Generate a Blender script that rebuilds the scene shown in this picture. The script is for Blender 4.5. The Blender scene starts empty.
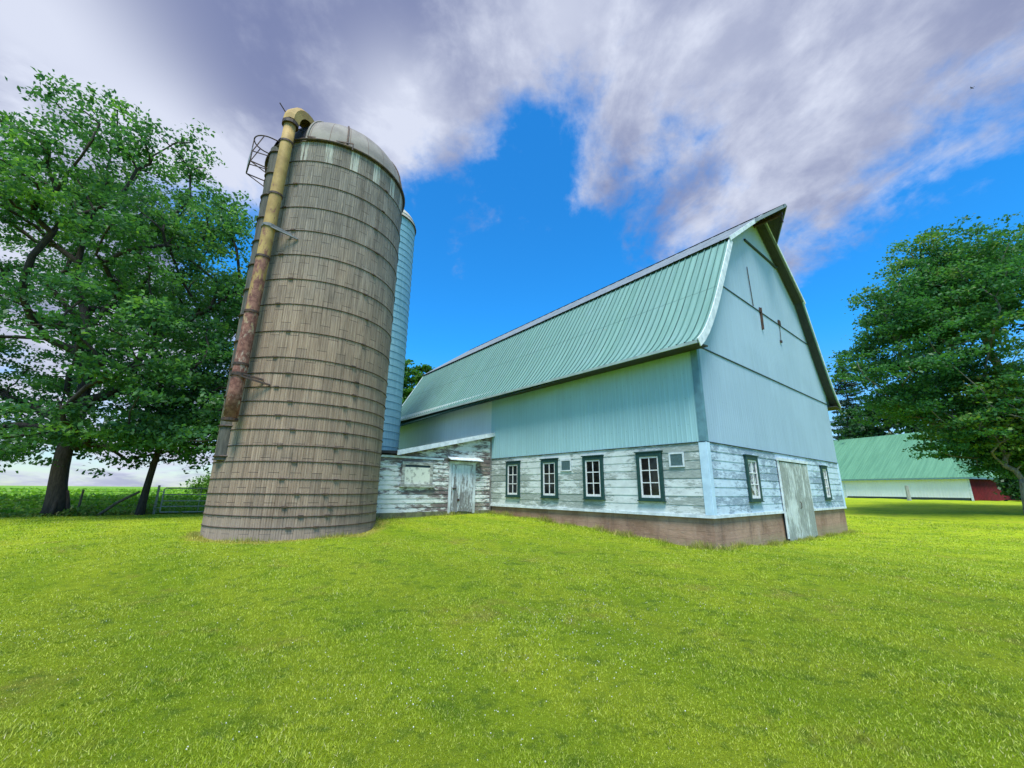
import bpy, math, random
import numpy as np
from mathutils import Vector, Matrix, noise as mnoise
random.seed(7); rng = np.random.default_rng(7)
R_ = math.radians
SC = bpy.context.scene
COL = SC.collection

# ------------------------------------------------------------------ camera
cd = bpy.data.cameras.new('camera'); cam = bpy.data.objects.new('camera', cd); COL.objects.link(cam)
cd.sensor_width = 36; cd.lens = 36*415/1024; cd.clip_start = .05; cd.clip_end = 6000
P, RO = R_(14.3), R_(0.5)
fw = Vector((0, math.cos(P), math.sin(P))); up0 = Vector((0, -math.sin(P), math.cos(P))); ri0 = Vector((1, 0, 0))
ri = ri0*math.cos(RO)+up0*math.sin(RO); up = -ri0*math.sin(RO)+up0*math.cos(RO)
cam.matrix_world = Matrix(((ri.x, up.x, -fw.x, 0), (ri.y, up.y, -fw.y, 0), (ri.z, up.z, -fw.z, 1.6), (0, 0, 0, 1)))
SC.camera = cam
SC.render.resolution_x = 1024; SC.render.resolution_y = 768
SC.view_settings.view_transform = 'Standard'; SC.view_settings.look = 'None'
SC.view_settings.gamma = 1; SC.view_settings.use_curve_mapping = False
SC.view_settings.exposure = 1.0

def pix(x, y):                      # direction of a photograph point, used to aim the clouds
    d = ri*((x-512)/415)-up*((y-384)/415)+fw
    return d.normalized()

# ------------------------------------------------------------------ node helpers
class NT:
    def __init__(s, nt): s.nt = nt; s.n = nt.nodes; s.l = nt.links
    def node(s, t, **kw):
        n = s.n.new(t)
        for k, v in kw.items(): setattr(n, k, v)
        return n
    def put(s, sock, v):
        if v is None: return
        if isinstance(v, bpy.types.NodeSocket): s.l.new(v, sock)
        elif sock.type == 'RGBA' and len(v) == 3: sock.default_value = (*v, 1)
        else: sock.default_value = v
    def m(s, op, a, b=None, c=None, clamp=False):
        n = s.node('ShaderNodeMath', operation=op, use_clamp=clamp)
        for i, v in enumerate((a, b, c)):
            if v is not None: s.put(n.inputs[i], v)
        return n.outputs[0]
    def vm(s, op, a, b=None, sc=None):
        n = s.node('ShaderNodeVectorMath', operation=op)
        s.put(n.inputs[0], a)
        if b is not None: s.put(n.inputs[1], b)
        if sc is not None: s.put(n.inputs['Scale'], sc)
        return n.outputs['Value'] if op in ('DOT_PRODUCT', 'LENGTH') else n.outputs[0]
    def noise(s, vec, scale=5, detail=4, rough=.55, dist=0):
        n = s.node('ShaderNodeTexNoise'); s.put(n.inputs['Vector'], vec)
        n.inputs['Scale'].default_value = scale; n.inputs['Detail'].default_value = detail
        n.inputs['Roughness'].default_value = rough; n.inputs['Distortion'].default_value = dist
        return n.outputs['Fac']
    def white(s, w):
        n = s.node('ShaderNodeTexWhiteNoise', noise_dimensions='1D'); s.put(n.inputs['W'], w); return n.outputs['Value']
    def smooth(s, v, a, b, to0=0., to1=1.):
        n = s.node('ShaderNodeMapRange', interpolation_type='SMOOTHSTEP'); s.put(n.inputs['Value'], v)
        n.inputs['From Min'].default_value = a; n.inputs['From Max'].default_value = b
        n.inputs['To Min'].default_value = to0; n.inputs['To Max'].default_value = to1
        return n.outputs[0]
    def mix(s, f, a, b, blend='MIX'):
        n = s.node('ShaderNodeMix', data_type='RGBA', blend_type=blend)
        s.put(n.inputs[0], f); s.put(n.inputs[6], a); s.put(n.inputs[7], b); return n.outputs[2]
    def obj(s): return s.node('ShaderNodeTexCoord').outputs['Object']
    def geo(s): return s.node('ShaderNodeNewGeometry').outputs['Position']
    def sep(s, v):
        n = s.node('ShaderNodeSeparateXYZ'); s.put(n.inputs[0], v); return n.outputs
    def comb(s, x, y, z):
        n = s.node('ShaderNodeCombineXYZ')
        for i, v in enumerate((x, y, z)): s.put(n.inputs[i], v)
        return n.outputs[0]
    def attr(s, name): return s.node('ShaderNodeAttribute', attribute_name=name).outputs
    def bump(s, h, strength=.3, dist=.02):
        n = s.node('ShaderNodeBump'); s.put(n.inputs['Height'], h)
        n.inputs['Strength'].default_value = strength; n.inputs['Distance'].default_value = dist
        return n.outputs[0]

def newmat(name):
    m = bpy.data.materials.new(name); m.use_nodes = True; nt = m.node_tree
    b = nt.nodes['Principled BSDF']; N = NT(nt); return m, N, b

def mat(name, col, rough=.6, metal=0., var=.12, scale=6, spec=.4, bump=.0, col2=None, stretch=(1, 1, 1), thr=(.35, .65)):
    m, N, b = newmat(name)
    v = N.vm('MULTIPLY', N.obj(), stretch)
    n = N.noise(v, scale, 6, .62)
    if col2 is None: col2 = tuple(c*(1-var*2) for c in col)
    f = N.smooth(n, *thr)
    c = N.mix(f, col2, col)
    N.put(b.inputs['Base Color'], c)
    b.inputs['Roughness'].default_value = rough; b.inputs['Metallic'].default_value = metal
    b.inputs['Specular IOR Level'].default_value = spec
    if bump: N.put(b.inputs['Normal'], N.bump(N.noise(v, scale*5, 5, .6), bump))
    return m

# ------------------------------------------------------------------ world: sky and broken cloud
SUN_EL, SUN_AZ = 64., 186.          # azimuth of the sun measured clockwise from +Y
w = bpy.data.worlds.new('World'); SC.world = w; w.use_nodes = True
N = NT(w.node_tree); bg = N.n['Background']
sky = N.node('ShaderNodeTexSky', sky_type='NISHITA', sun_disc=False)
sky.sun_elevation = R_(SUN_EL); sky.sun_rotation = R_(SUN_AZ); sky.air_density = 1.0; sky.dust_density = .3; sky.ozone_density = 3.0
d = N.vm('NORMALIZE', N.node('ShaderNodeTexCoord').outputs['Generated'])
sx, sy, sz = N.sep(d)
skyc = N.mix(1.0, sky.outputs[0], N.mix(N.smooth(sz, .02, .34), (.72, .86, .95), (0.16, 1.02, 1.62)), 'MULTIPLY')
zz = N.m('ADD', N.m('MAXIMUM', sz, 0.0), .22)
pl = N.comb(N.m('DIVIDE', sx, zz), N.m('DIVIDE', sy, zz), 0.)
warp = N.noise(N.vm('ADD', pl, (3.1, 7.7, 1.3)), 1.3, 3, .5)
plw = N.vm('ADD', pl, N.comb(N.m('MULTIPLY', warp, .55), N.m('MULTIPLY', warp, -.4), 0.))
n1 = N.noise(N.vm('MULTIPLY', plw, (1.0, .62, 1)), 2.2, 10, .58, .0)
n2 = N.noise(N.vm('ADD', plw, (11., 4., 0.)), 5.2, 9, .62, .0)
def blob(x, y, k, wt):
    q = pix(x, y)
    return N.m('MULTIPLY', N.m('POWER', 2.718, N.m('MULTIPLY', N.m('SUBTRACT', N.vm('DOT_PRODUCT', d, tuple(q)), 1.), k)), wt)
def addup(lst):
    s_ = lst[0]
    for q in lst[1:]: s_ = N.m('ADD', s_, q)
    return s_
mask = addup([blob(*a) for a in [
    (60, 40, 7, .55), (230, 60, 11, .45), (330, 20, 9, .4), (430, 90, 26, .30), (510, 140, 60, .22), (100, 150, 16, .3), (245, 120, 30, .25),
    (760, 60, 9, .50), (900, 120, 9, .50), (1000, 60, 8, .35), (700, 190, 40, .28), (850, 210, 40, .25), (620, 60, 60, .2),
    (40, 440, 16, .35), (840, 400, 70, .25), (570, 235, 150, .30), (595, 180, 600, .55), (488, 225, 220, .38), (440, 300, 300, .30), (450, 270, 900, .3),
    (540, 250, 9, -.56), (500, 200, 60, -.2), (545, 110, 60, -.35), (200, 220, 60, -.3), (590, 200, 70, -.22), (470, 190, 120, -.2), (550, 75, 60, -.30), (560, 10, 60, .30), (500, 20, 60, .25), (215, 205, 90, -.7), (930, 290, 20, -1.0), (1000, 230, 60, -.35), (450, 290, 20, -.3), (715, 120, 160, -.22), (180, 190, 200, -.2), (390, 300, 30, -.3)]])
mm = N.smooth(N.vm('DOT_PRODUCT', d, (0, 1, 0)), -.2, .3)       # the sky behind the camera: open broken cloud
dens = N.m('ADD', N.m('ADD', N.m('MULTIPLY', N.m('SUBTRACT', n1, .5), 2.1), N.m('MULTIPLY', N.m('SUBTRACT', n2, .5), 1.0)), N.m('ADD', mask, N.m('MULTIPLY', N.m('SUBTRACT', 1., mm), .12)))
cov = N.smooth(N.m('ADD', dens, N.m('MULTIPLY', N.m('SUBTRACT', N.noise(d, 8., 9, .62), .5), 1.1)), .10, .74)
n3 = N.m('ADD', N.m('MULTIPLY', N.m('SUBTRACT', N.noise(N.vm('MULTIPLY', d, (1., 1., 1.3)), 7., 9, .6, .0), .5), 1.5), N.m('MULTIPLY', N.m('SUBTRACT', N.noise(d, 2.6, 4, .5), .5), 1.6))
core = N.smooth(N.m('ADD', N.m('MULTIPLY', n3, .9), N.m('ADD', N.m('MULTIPLY', dens, .42), N.m('MULTIPLY', N.m('SUBTRACT', N.noise(N.vm('MULTIPLY', plw, (1.25, .8, 1)), 2.6, 10, .6, .0), .5), 2.6))), -.62, .66)
bright = addup([blob(*a) for a in [(400, 115, 180, .9), (20, 10, 120, 1.), (165, 140, 200, .9), (520, 150, 260, .6), (560, 10, 150, .7), (870, 90, 60, .3), (60, 440, 50, .7), (700, 60, 70, .4), (255, 190, 300, .6)]])
core2 = N.m('SUBTRACT', core, bright, clamp=True)
cloud = N.mix(core2, (4.2, 4.5, 5.4), (1.2, 1.45, 2.6))
fill_glow = N.smooth(N.vm('DOT_PRODUCT', d, (0.0, -.80, .60)), .05, .95, 1.0, 4.2)      # unseen cloud brightness added behind the camera to fill the facades
cloud = N.mix(1.0, cloud, N.comb(fill_glow, fill_glow, fill_glow), 'MULTIPLY')
final = N.mix(cov, skyc, cloud)
N.put(bg.inputs[0], final); bg.inputs[1].default_value = .085

sd = bpy.data.lights.new('sun', 'SUN'); sd.energy = 2.7; sd.angle = R_(22); sd.color = (1, .95, .86)
so = bpy.data.objects.new('sun', sd); COL.objects.link(so)
az, el = R_(SUN_AZ), R_(SUN_EL)
sv = Vector((math.sin(az)*math.cos(el), math.cos(az)*math.cos(el), math.sin(el)))
so.rotation_euler = (-sv).to_track_quat('-Z', 'Y').to_euler(); so.location = sv*60

# ------------------------------------------------------------------ object helpers
def tag(o, label=None, cat=None, group=None, kind=None):
    if label: o['label'] = label
    if cat: o['category'] = cat
    if group: o['group'] = group
    if kind: o['kind'] = kind
    return o
def thing(name, loc, rz, label, cat, group=None):
    o = bpy.data.objects.new(name, None); COL.objects.link(o); o.location = loc; o.rotation_euler = (0, 0, rz)
    o.empty_display_size = .3
    return tag(o, label, cat, group)

class MB:
    """collects shapes, then links them as one mesh object"""
    def __init__(s): s.v = []; s.f = []; s.mi = []; s.cur = 0
    def add(s, vs, fs):
        o = len(s.v); s.v += [tuple(map(float, q)) for q in vs]; s.f += [tuple(int(i)+o for i in f) for f in fs]; s.mi += [s.cur]*len(fs); return s
    def box(s, a, b):
        (x0, y0, z0), (x1, y1, z1) = a, b
        x0, x1 = min(x0, x1), max(x0, x1); y0, y1 = min(y0, y1), max(y0, y1); z0, z1 = min(z0, z1), max(z0, z1)
        return s.add([(x0, y0, z0), (x1, y0, z0), (x1, y1, z0), (x0, y1, z0), (x0, y0, z1), (x1, y0, z1), (x1, y1, z1), (x0, y1, z1)],
                     [(0, 3, 2, 1), (4, 5, 6, 7), (0, 1, 5, 4), (1, 2, 6, 5), (2, 3, 7, 6), (3, 0, 4, 7)])
    def bar(s, p, q, wx, wy, upv=(0, 0, 1)):
        p, q = Vector(p), Vector(q); t = (q-p).normalized(); u = Vector(upv)
        if abs(t.dot(u)) > .98: u = Vector((1, 0, 0))
        sx_ = t.cross(u).normalized()*wx/2; sy_ = sx_.cross(t).normalized()*wy/2
        vs = [p-sx_-sy_, p+sx_-sy_, p+sx_+sy_, p-sx_+sy_, q-sx_-sy_, q+sx_-sy_, q+sx_+sy_, q-sx_+sy_]
        return s.add(vs, [(0, 3, 2, 1), (4, 5, 6, 7), (0, 1, 5, 4), (1, 2, 6, 5), (2, 3, 7, 6), (3, 0, 4, 7)])
    def tube(s, pts, rad, n=8, closed=False, caps=True):
        pts = [Vector(p) for p in pts]; L = len(pts)
        if not hasattr(rad, '__len__'): rad = [rad]*L
        rings = []; pu = None
        for i, p in enumerate(pts):
            if closed: t = (pts[(i+1) % L]-pts[i-1]).normalized()
            else: t = (pts[min(i+1, L-1)]-pts[max(i-1, 0)]).normalized()
            if pu is None:
                pu = Vector((0, 0, 1)) if abs(t.z) < .9 else Vector((1, 0, 0))
            a = t.cross(pu).normalized(); b = a.cross(t).normalized(); pu = b
            rings.append([p+(a*math.cos(2*math.pi*k/n)+b*math.sin(2*math.pi*k/n))*rad[i] for k in range(n)])
        vs = [v for r in rings for v in r]; fs = []
        for i in range(L if closed else L-1):
            j = (i+1) % L
            for k in range(n): fs.append((i*n+k, i*n+(k+1) % n, j*n+(k+1) % n, j*n+k))
        if caps and not closed: fs += [tuple(range(n))[::-1], tuple((L-1)*n+k for k in range(n))]
        return s.add(vs, fs)
    def grid(s, rows):
        nr, nc = len(rows), len(rows[0])
        vs = [p for r in rows for p in r]
        return s.add(vs, [(i*nc+j, i*nc+j+1, (i+1)*nc+j+1, (i+1)*nc+j) for i in range(nr-1) for j in range(nc-1)])
    def prism(s, poly, fa, fb):      # polygon given twice by the functions fa, fb -> closed solid
        n = len(poly)
        return s.add([fa(*p) for p in poly]+[fb(*p) for p in poly],
                     [tuple(range(n))[::-1], tuple(range(n, 2*n))]+[(i, (i+1) % n, n+(i+1) % n, n+i) for i in range(n)])
    def build(s, name, mats, parent=None, smooth=False, bevel=0):
        me = bpy.data.meshes.new(name); me.from_pydata(s.v, [], s.f); me.update()
        for m_ in (mats if isinstance(mats, (list, tuple)) else [mats]): me.materials.append(m_)
        if any(s.mi): me.polygons.foreach_set('material_index', s.mi)
        if smooth: me.polygons.foreach_set('use_smooth', [True]*len(me.polygons))
        o = bpy.data.objects.new(name, me); COL.objects.link(o)
        if parent is not None: o.parent = parent
        if bevel:
            bv = o.modifiers.new('bevel', 'BEVEL'); bv.width = bevel; bv.segments = 1; bv.limit_method = 'ANGLE'
        return o

def raw_mesh(name, V, F, material, parent=None, attrs=None, smooth=False):
    """V (n,3), F (m,k) numpy arrays -> object; attrs: {name: per-vertex float}"""
    me = bpy.data.meshes.new(name); nv, nf, k = len(V), len(F), F.shape[1]
    me.vertices.add(nv); me.vertices.foreach_set('co', np.asarray(V, np.float32).ravel())
    me.loops.add(nf*k); me.loops.foreach_set('vertex_index', F.astype(np.int32).ravel())
    me.polygons.add(nf); me.polygons.foreach_set('loop_start', np.arange(0, nf*k, k, dtype=np.int32))
    me.polygons.foreach_set('loop_total', np.full(nf, k, np.int32))
    if smooth: me.polygons.foreach_set('use_smooth', np.ones(nf, bool))
    me.update(calc_edges=True)
    for nme, a in (attrs or {}).items():
        at = me.attributes.new(nme, 'FLOAT', 'POINT'); at.data.foreach_set('value', np.asarray(a, np.float32))
    me.materials.append(material)
    o = bpy.data.objects.new(name, me); COL.objects.link(o)
    if parent is not None: o.parent = parent
    return o

# ------------------------------------------------------------------ places
AZ = R_(39.836)
G = Vector((math.cos(AZ), math.sin(AZ), 0)); LL = Vector((-G.y, G.x, 0))
CO = Vector((5.4907, 11.7683, 0))
def BW(u, v, z=0): q = CO+G*u+LL*v; return Vector((q.x, q.y, z))
SILO = Vector((-6.92, 14.04, 0)); SR = 2.45

TP = [(0, 0, 0), (-8, 0, 0), (8, 0, 0), (0, 5, 0), (-6, 6, .02), (6, 6, 0), (0, 10, .12), (-6, 10, .2), (-14, 8, .1), (14, 8, -.05), (0, -20, -.1), (-25, -10, 0), (25, -5, 0),
      (CO.x, CO.y, .10), (CO.x-.6, CO.y-.6, .10), *[(BW(u, v).x, BW(u, v).y, z) for u, v, z in [(-.3, 2.5, .22), (-.3, 5, .38), (-.3, 7.5, .5), (-.3, 10, .57), (-2, 9.8, .56), (-5, 9.8, .5), (4, -.3, -.03), (7, -.3, -.08), (10, -.3, -.13), (13.3, -.3, -.17), (14, 3, -.1), (6, -6, -.1), (13, -6, -.15), (-3, 13, .5), (6, 10, .3)]],
      (SILO.x, SILO.y, .25), (SILO.x+2, SILO.y-2, .25), (SILO.x-3, SILO.y, .25), (-20.2, 19.4, .3), (-17, 20, .3), (-15, 22, .3), (-26, 19, .3), (-40, 22, .3),
      (22, 20, .05), (30, 26, .5), (40, 30, .75), (40, 45, .85), (52, 48, .85), (48, 60, .9), (25, 35, .5), (20, 28, .2), (60, 40, .9), (80, 80, .9), (0, 45, .45), (-60, 60, .3), (-20, 60, .3), (20, 15, -.1), (35, 15, .3)]
TPa = np.array(TP)
def TZ(x, y):
    x = np.asarray(x, float); y = np.asarray(y, float); sh_ = x.shape
    X = x.ravel()[:, None]; Y = y.ravel()[:, None]
    d2 = (X-TPa[:, 0])**2+(Y-TPa[:, 1])**2+.6
    wgt = d2**-2.0
    z = (wgt*TPa[:, 2]).sum(1)/wgt.sum(1)
    # small unevenness of the turf
    xr, yr = X[:, 0], Y[:, 0]
    z = z+.018*np.sin(xr*1.3+yr*.4)*np.cos(yr*1.1-xr*.3)+.01*np.sin(xr*3.1-yr*2.3)
    return z.reshape(sh_)
def tz(x, y): return float(TZ(np.array([x]), np.array([y]))[0])

# ------------------------------------------------------------------ ground
def axis(lo, hi, fine, far):
    a = list(np.arange(lo, hi+.01, fine)); s_ = fine; x = hi
    while x < far: s_ *= 1.35; x += s_; a.append(x)
    s_ = fine; x = lo
    while x > -far: s_ *= 1.35; x -= s_; a.insert(0, x)
    return np.array(a)
def lawn_color(N):
    p = N.geo()
    big = N.noise(p, .35, 4, .6); mid = N.noise(N.vm('ADD', p, (9, 3, 0)), 1.6, 5, .65); fine_ = N.noise(p, 11, 4, .7)
    c = N.mix(N.smooth(big, .35, .68), (.30, .43, .014), (.43, .55, .022))
    c = N.mix(N.smooth(mid, .50, .72), c, (.19, .31, .014))
    x_, y_, z_ = N.sep(p); band = N.m('SINE', N.m('ADD', N.m('MULTIPLY', N.m('ADD', N.m('MULTIPLY', x_, .77), N.m('MULTIPLY', y_, .64)), 3.4), N.m('MULTIPLY', big, 7.)))
    c = N.mix(N.smooth(band, -.6, .9, 0., .34), c, (.50, .56, .03))
    c = N.mix(N.smooth(N.noise(N.vm('ADD', p, (71, 2, 0)), 5.5, 5, .7), .50, .66, 0, .55), c, (.12, .23, .02))
    c = N.mix(N.m('MULTIPLY', N.smooth(fine_, .55, .8), .45), c, (.46, .50, .06))
    dry = N.noise(N.vm('ADD', p, (31, 17, 0)), .8, 5, .7)
    c = N.mix(N.m('MULTIPLY', N.smooth(dry, .55, .72), .6), c, (.40, .33, .07)); c = N.mix(N.smooth(N.noise(N.vm('ADD', p, (5, 55, 0)), 3.2, 4, .65), .56, .70, 0, .6), c, (.10, .20, .02))
    # straw ring round the silo foot and thin turf along the barn wall
    r = N.vm('LENGTH', N.vm('MULTIPLY', N.vm('SUBTRACT', p, (SILO.x, SILO.y, 0)), (1, 1, 0)))
    rr = N.m('ADD', r, N.m('MULTIPLY', N.m('SUBTRACT', N.noise(p, 2.2, 4, .6), .5), 1.0))
    c = N.mix(N.smooth(rr, SR+.15, SR+.55, .8, 0.), c, (.52, .43, .10))
    return c, mid, fine_
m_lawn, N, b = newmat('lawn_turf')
c, mid, fi = lawn_color(N)
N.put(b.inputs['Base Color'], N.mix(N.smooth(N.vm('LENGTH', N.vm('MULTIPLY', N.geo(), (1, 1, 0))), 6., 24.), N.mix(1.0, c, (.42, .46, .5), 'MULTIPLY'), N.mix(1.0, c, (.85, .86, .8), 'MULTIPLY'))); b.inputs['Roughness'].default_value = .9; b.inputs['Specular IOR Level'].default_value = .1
N.put(b.inputs['Normal'], N.bump(N.noise(N.geo(), 26, 5, .75), .9, .05))
xs = axis(-30, 60, .5, 3000); ys = axis(-6, 62, .5, 3000)
X, Y = np.meshgrid(xs, ys); Z = TZ(X, Y)
nx, ny = len(xs), len(ys); idx = np.arange(nx*ny).reshape(ny, nx)
F = np.stack([idx[:-1, :-1], idx[:-1, 1:], idx[1:, 1:], idx[1:, :-1]], -1).reshape(-1, 4)
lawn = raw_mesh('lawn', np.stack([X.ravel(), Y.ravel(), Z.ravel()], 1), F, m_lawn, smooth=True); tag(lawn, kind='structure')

# field beyond the fence
FA = np.array([-17.25, 20.9]); FD = np.array([.884, .467]); FN = np.array([-.467, .884])
m_field, N, b = newmat('field_green')
p = N.geo(); nn = N.noise(p, 1.2, 5, .65); n_b = N.noise(p, .12, 3, .5)
c = N.mix(N.smooth(nn, .35, .65), (.07, .20, .014), (.16, .34, .03)); c = N.mix(N.smooth(n_b, .4, .65), c, (.19, .34, .05))
N.put(b.inputs['Base Color'], c); b.inputs['Roughness'].default_value = .85; b.inputs['Specular IOR Level'].default_value = .1
N.put(b.inputs['Normal'], N.bump(nn, 1., .25))
sa = np.concatenate([-np.geomspace(1500, 20, 26), np.linspace(-19, 24, 44)]); sb = np.concatenate([np.linspace(.5, 30, 50), np.geomspace(32, 1800, 26)])
A_, B_ = np.meshgrid(sa, sb); X = FA[0]+FD[0]*A_+FN[0]*B_; Y = FA[1]+FD[1]*A_+FN[1]*B_
Z = TZ(X, Y)+.04+.30*np.clip(B_/2.5-.4, 0, 1)
nx, ny = len(sa), len(sb); idx = np.arange(nx*ny).reshape(ny, nx)
F = np.stack([idx[:-1, :-1], idx[:-1, 1:], idx[1:, 1:], idx[1:, :-1]], -1).reshape(-1, 4)
tag(raw_mesh('crop_field', np.stack([X.ravel(), Y.ravel(), Z.ravel()], 1), F, m_field, smooth=True), kind='structure')

# ------------------------------------------------------------------ materials of the buildings
def board_mat(name, along, paint, bare, amount, board_h=.245, z0=0., soil=None):
    """painted boards whose paint has worn away in streaks; along = 0/1: axis the boards run along, 2 = vertical planks"""
    m, N, b = newmat(name); o = N.obj(); x, y, z = N.sep(o)
    if along == 2: across = x; lenp = z
    else: across = z; lenp = (x, y)[along]
    k = N.m('FLOOR', N.m('DIVIDE', N.m('SUBTRACT', across, z0), board_h)); rnd = N.white(k)
    v = N.comb(N.m('ADD', N.m('MULTIPLY', lenp, 1.5), N.m('MULTIPLY', rnd, 37.)), N.m('MULTIPLY', across, 5.), N.m('MULTIPLY', rnd, 5.))
    a = N.noise(v, 1.7, 8, .72, .3); fine_ = N.noise(N.comb(N.m('MULTIPLY', lenp, 4.), N.m('MULTIPLY', across, 42.), 0.), 1.4, 5, .7)
    a2 = N.noise(o, .55, 3, .5)
    t = N.m('ADD', N.m('ADD', a, N.m('MULTIPLY', N.m('SUBTRACT', a2, .5), .9)), N.m('ADD', N.m('MULTIPLY', N.m('SUBTRACT', fine_, .5), .35), N.m('MULTIPLY', N.m('SUBTRACT', rnd, .5), .16)))
    f = N.smooth(t, .5+amount-.5, .5+amount-.5+.16)
    bc = N.mix(N.smooth(fine_, .3, .7), tuple(q*.55 for q in bare), bare)
    pc = N.mix(N.smooth(N.noise(o, 3, 5, .6), .3, .7), tuple(q*.84 for q in paint), paint)
    c = N.mix(f, bc, pc)
    if soil:
        sf = N.smooth(N.noise(N.vm('MULTIPLY', o, (1, 1, 2.)), 1.1, 5, .6), .45, .7)
        c = N.mix(N.m('MULTIPLY', sf, soil[1]), c, soil[0])
    N.put(b.inputs['Base Color'], c); b.inputs['Roughness'].default_value = .75; b.inputs['Specular IOR Level'].default_value = .25
    N.put(b.inputs['Normal'], N.bump(N.m('ADD', f, N.m('MULTIPLY', fine_, .8)), .35, .006))
    return m
M = {}
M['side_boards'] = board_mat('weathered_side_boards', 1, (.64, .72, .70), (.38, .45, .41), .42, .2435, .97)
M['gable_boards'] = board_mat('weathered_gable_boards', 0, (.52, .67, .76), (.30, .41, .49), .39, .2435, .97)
M['shed_boards'] = board_mat('peeling_shed_boards', 0, (.74, .80, .75), (.19, .155, .145), .445, .17, .7, ((.45, .46, .33), .35))
M['plank_door'] = board_mat('peeling_plank_door', 2, (.68, .77, .80), (.26, .27, .27), .42, .17, 0)
M['grey_planks'] = board_mat('grey_plank_door', 2, (.62, .70, .66), (.36, .41, .37), .47, .2, 0)
M['white_trim'] = mat('white_trim', (.72, .80, .82), .5, col2=(.50, .58, .60), scale=5, stretch=(1, 1, 1))
M['white_sash'] = mat('white_sash', (.78, .80, .80), .5, col2=(.6, .64, .64), scale=12)
M['corner_blue'] = mat('corner_blue', (.52, .72, .84), .5, col2=(.42, .60, .72), scale=3)
M['teal_trim'] = mat('teal_trim', (.13, .28, .33), .45, scale=4)
M['green_frame'] = mat('green_window_paint', (.008, .045, .042), .5, col2=(.018, .065, .058), scale=14)
M['dark_line'] = mat('dark_seam', (.025, .05, .06), .6)
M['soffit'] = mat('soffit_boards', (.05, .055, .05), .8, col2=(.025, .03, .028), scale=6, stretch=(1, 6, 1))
M['vent_grey'] = mat('vent_grey', (.13, .22, .23), .6, scale=20)
M['iron'] = mat('dark_iron', (.03, .025, .02), .6, col2=(.08, .04, .02), scale=12)
M['galv'] = mat('galvanised_steel', (.24, .27, .29), .45, .3, col2=(.28, .30, .30), scale=9)
M['rebar'] = mat('hoop_steel', (.045, .035, .028), .65, .2, col2=(.12, .075, .045), scale=8)

def metal_wall(name, col, axis_i, streak=.13):
    m, N, b = newmat(name); o = N.obj()
    sv_ = N.vm('MULTIPLY', o, (7, 7, .35)); n_ = N.noise(sv_, 1.2, 5, .6); n2_ = N.noise(o, .35, 4, .55)
    c = N.mix(N.smooth(n_, .3, .72), tuple(q*(1-streak) for q in col), tuple(min(1, q*(1+streak*.6)) for q in col))
    c = N.mix(N.smooth(n2_, .42, .62, 0, .28), c, tuple(min(1, q*1.16+.03) for q in col))
    # nail dots along the girts
    x, y, z = N.sep(o); u = (x, y)[axis_i]
    du = N.m('ABSOLUTE', N.m('SUBTRACT', N.m('FRACT', N.m('DIVIDE', u, .305)), .5)); dz = N.m('ABSOLUTE', N.m('SUBTRACT', N.m('FRACT', N.m('DIVIDE', z, .78)), .5))
    dot = N.m('MULTIPLY', N.m('LESS_THAN', du, .035), N.m('LESS_THAN', dz, .014))
    c = N.mix(N.m('MULTIPLY', dot, .6), c, tuple(q*.4 for q in col))
    N.put(b.inputs['Base Color'], c); b.inputs['Roughness'].default_value = .55; b.inputs['Specular IOR Level'].default_value = .25
    N.put(b.inputs['Normal'], N.bump(N.noise(o, 1.3, 3, .5), .12, .05))
    return m
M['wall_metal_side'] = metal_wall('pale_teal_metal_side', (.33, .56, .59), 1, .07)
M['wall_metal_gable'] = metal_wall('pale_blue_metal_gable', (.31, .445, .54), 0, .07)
M['wall_white_metal'] = metal_wall('white_shed_metal', (.78, .82, .84), 0, .05)
M['blue_stave'] = None

m_, N, b = newmat('green_roof_metal'); o = N.obj(); x, y, z = N.sep(o)
panel = N.white(N.m('FLOOR', N.m('DIVIDE', y, .76)))
st = N.noise(N.vm('MULTIPLY', o, (.35, 6., .35)), 1., 6, .65); pt = N.noise(o, .9, 5, .6, .4)
c = N.mix(N.smooth(st, .3, .7), (.12, .26, .215), (.19, .365, .31)); c = N.mix(N.m('MULTIPLY', panel, .25), c, (.17, .31, .30))
c = N.mix(N.smooth(pt, .55, .75, 0, .5), c, (.20, .35, .35))
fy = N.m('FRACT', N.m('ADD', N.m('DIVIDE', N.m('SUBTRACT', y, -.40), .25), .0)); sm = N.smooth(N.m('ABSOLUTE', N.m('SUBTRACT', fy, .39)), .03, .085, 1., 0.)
c = N.mix(N.m('MULTIPLY', sm, N.smooth(st, .25, .65, .25, .95)), c, (.03, .08, .07))  # dark line painted beside each rib, standing in for its weak shadow
lap = N.smooth(N.m('ABSOLUTE', N.m('SUBTRACT', z, 8.05)), .012, .03, .6, 0.); c = N.mix(lap, c, (.06, .14, .12))
rst = N.noise(N.vm('ADD', o, (3, 9, 1)), 2.3, 6, .7, .3); c = N.mix(N.smooth(rst, .66, .74, 0, .55), c, (.20, .15, .10))
N.put(b.inputs['Base Color'], c); b.inputs['Roughness'].default_value = .5; b.inputs['Specular IOR Level'].default_value = .35
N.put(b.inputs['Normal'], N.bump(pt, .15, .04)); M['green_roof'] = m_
M['upper_roof'] = mat('grey_upper_roof', (.19, .235, .255), .6, .0, col2=(.12, .16, .175), scale=1.5, stretch=(1, 1, 1))

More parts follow.
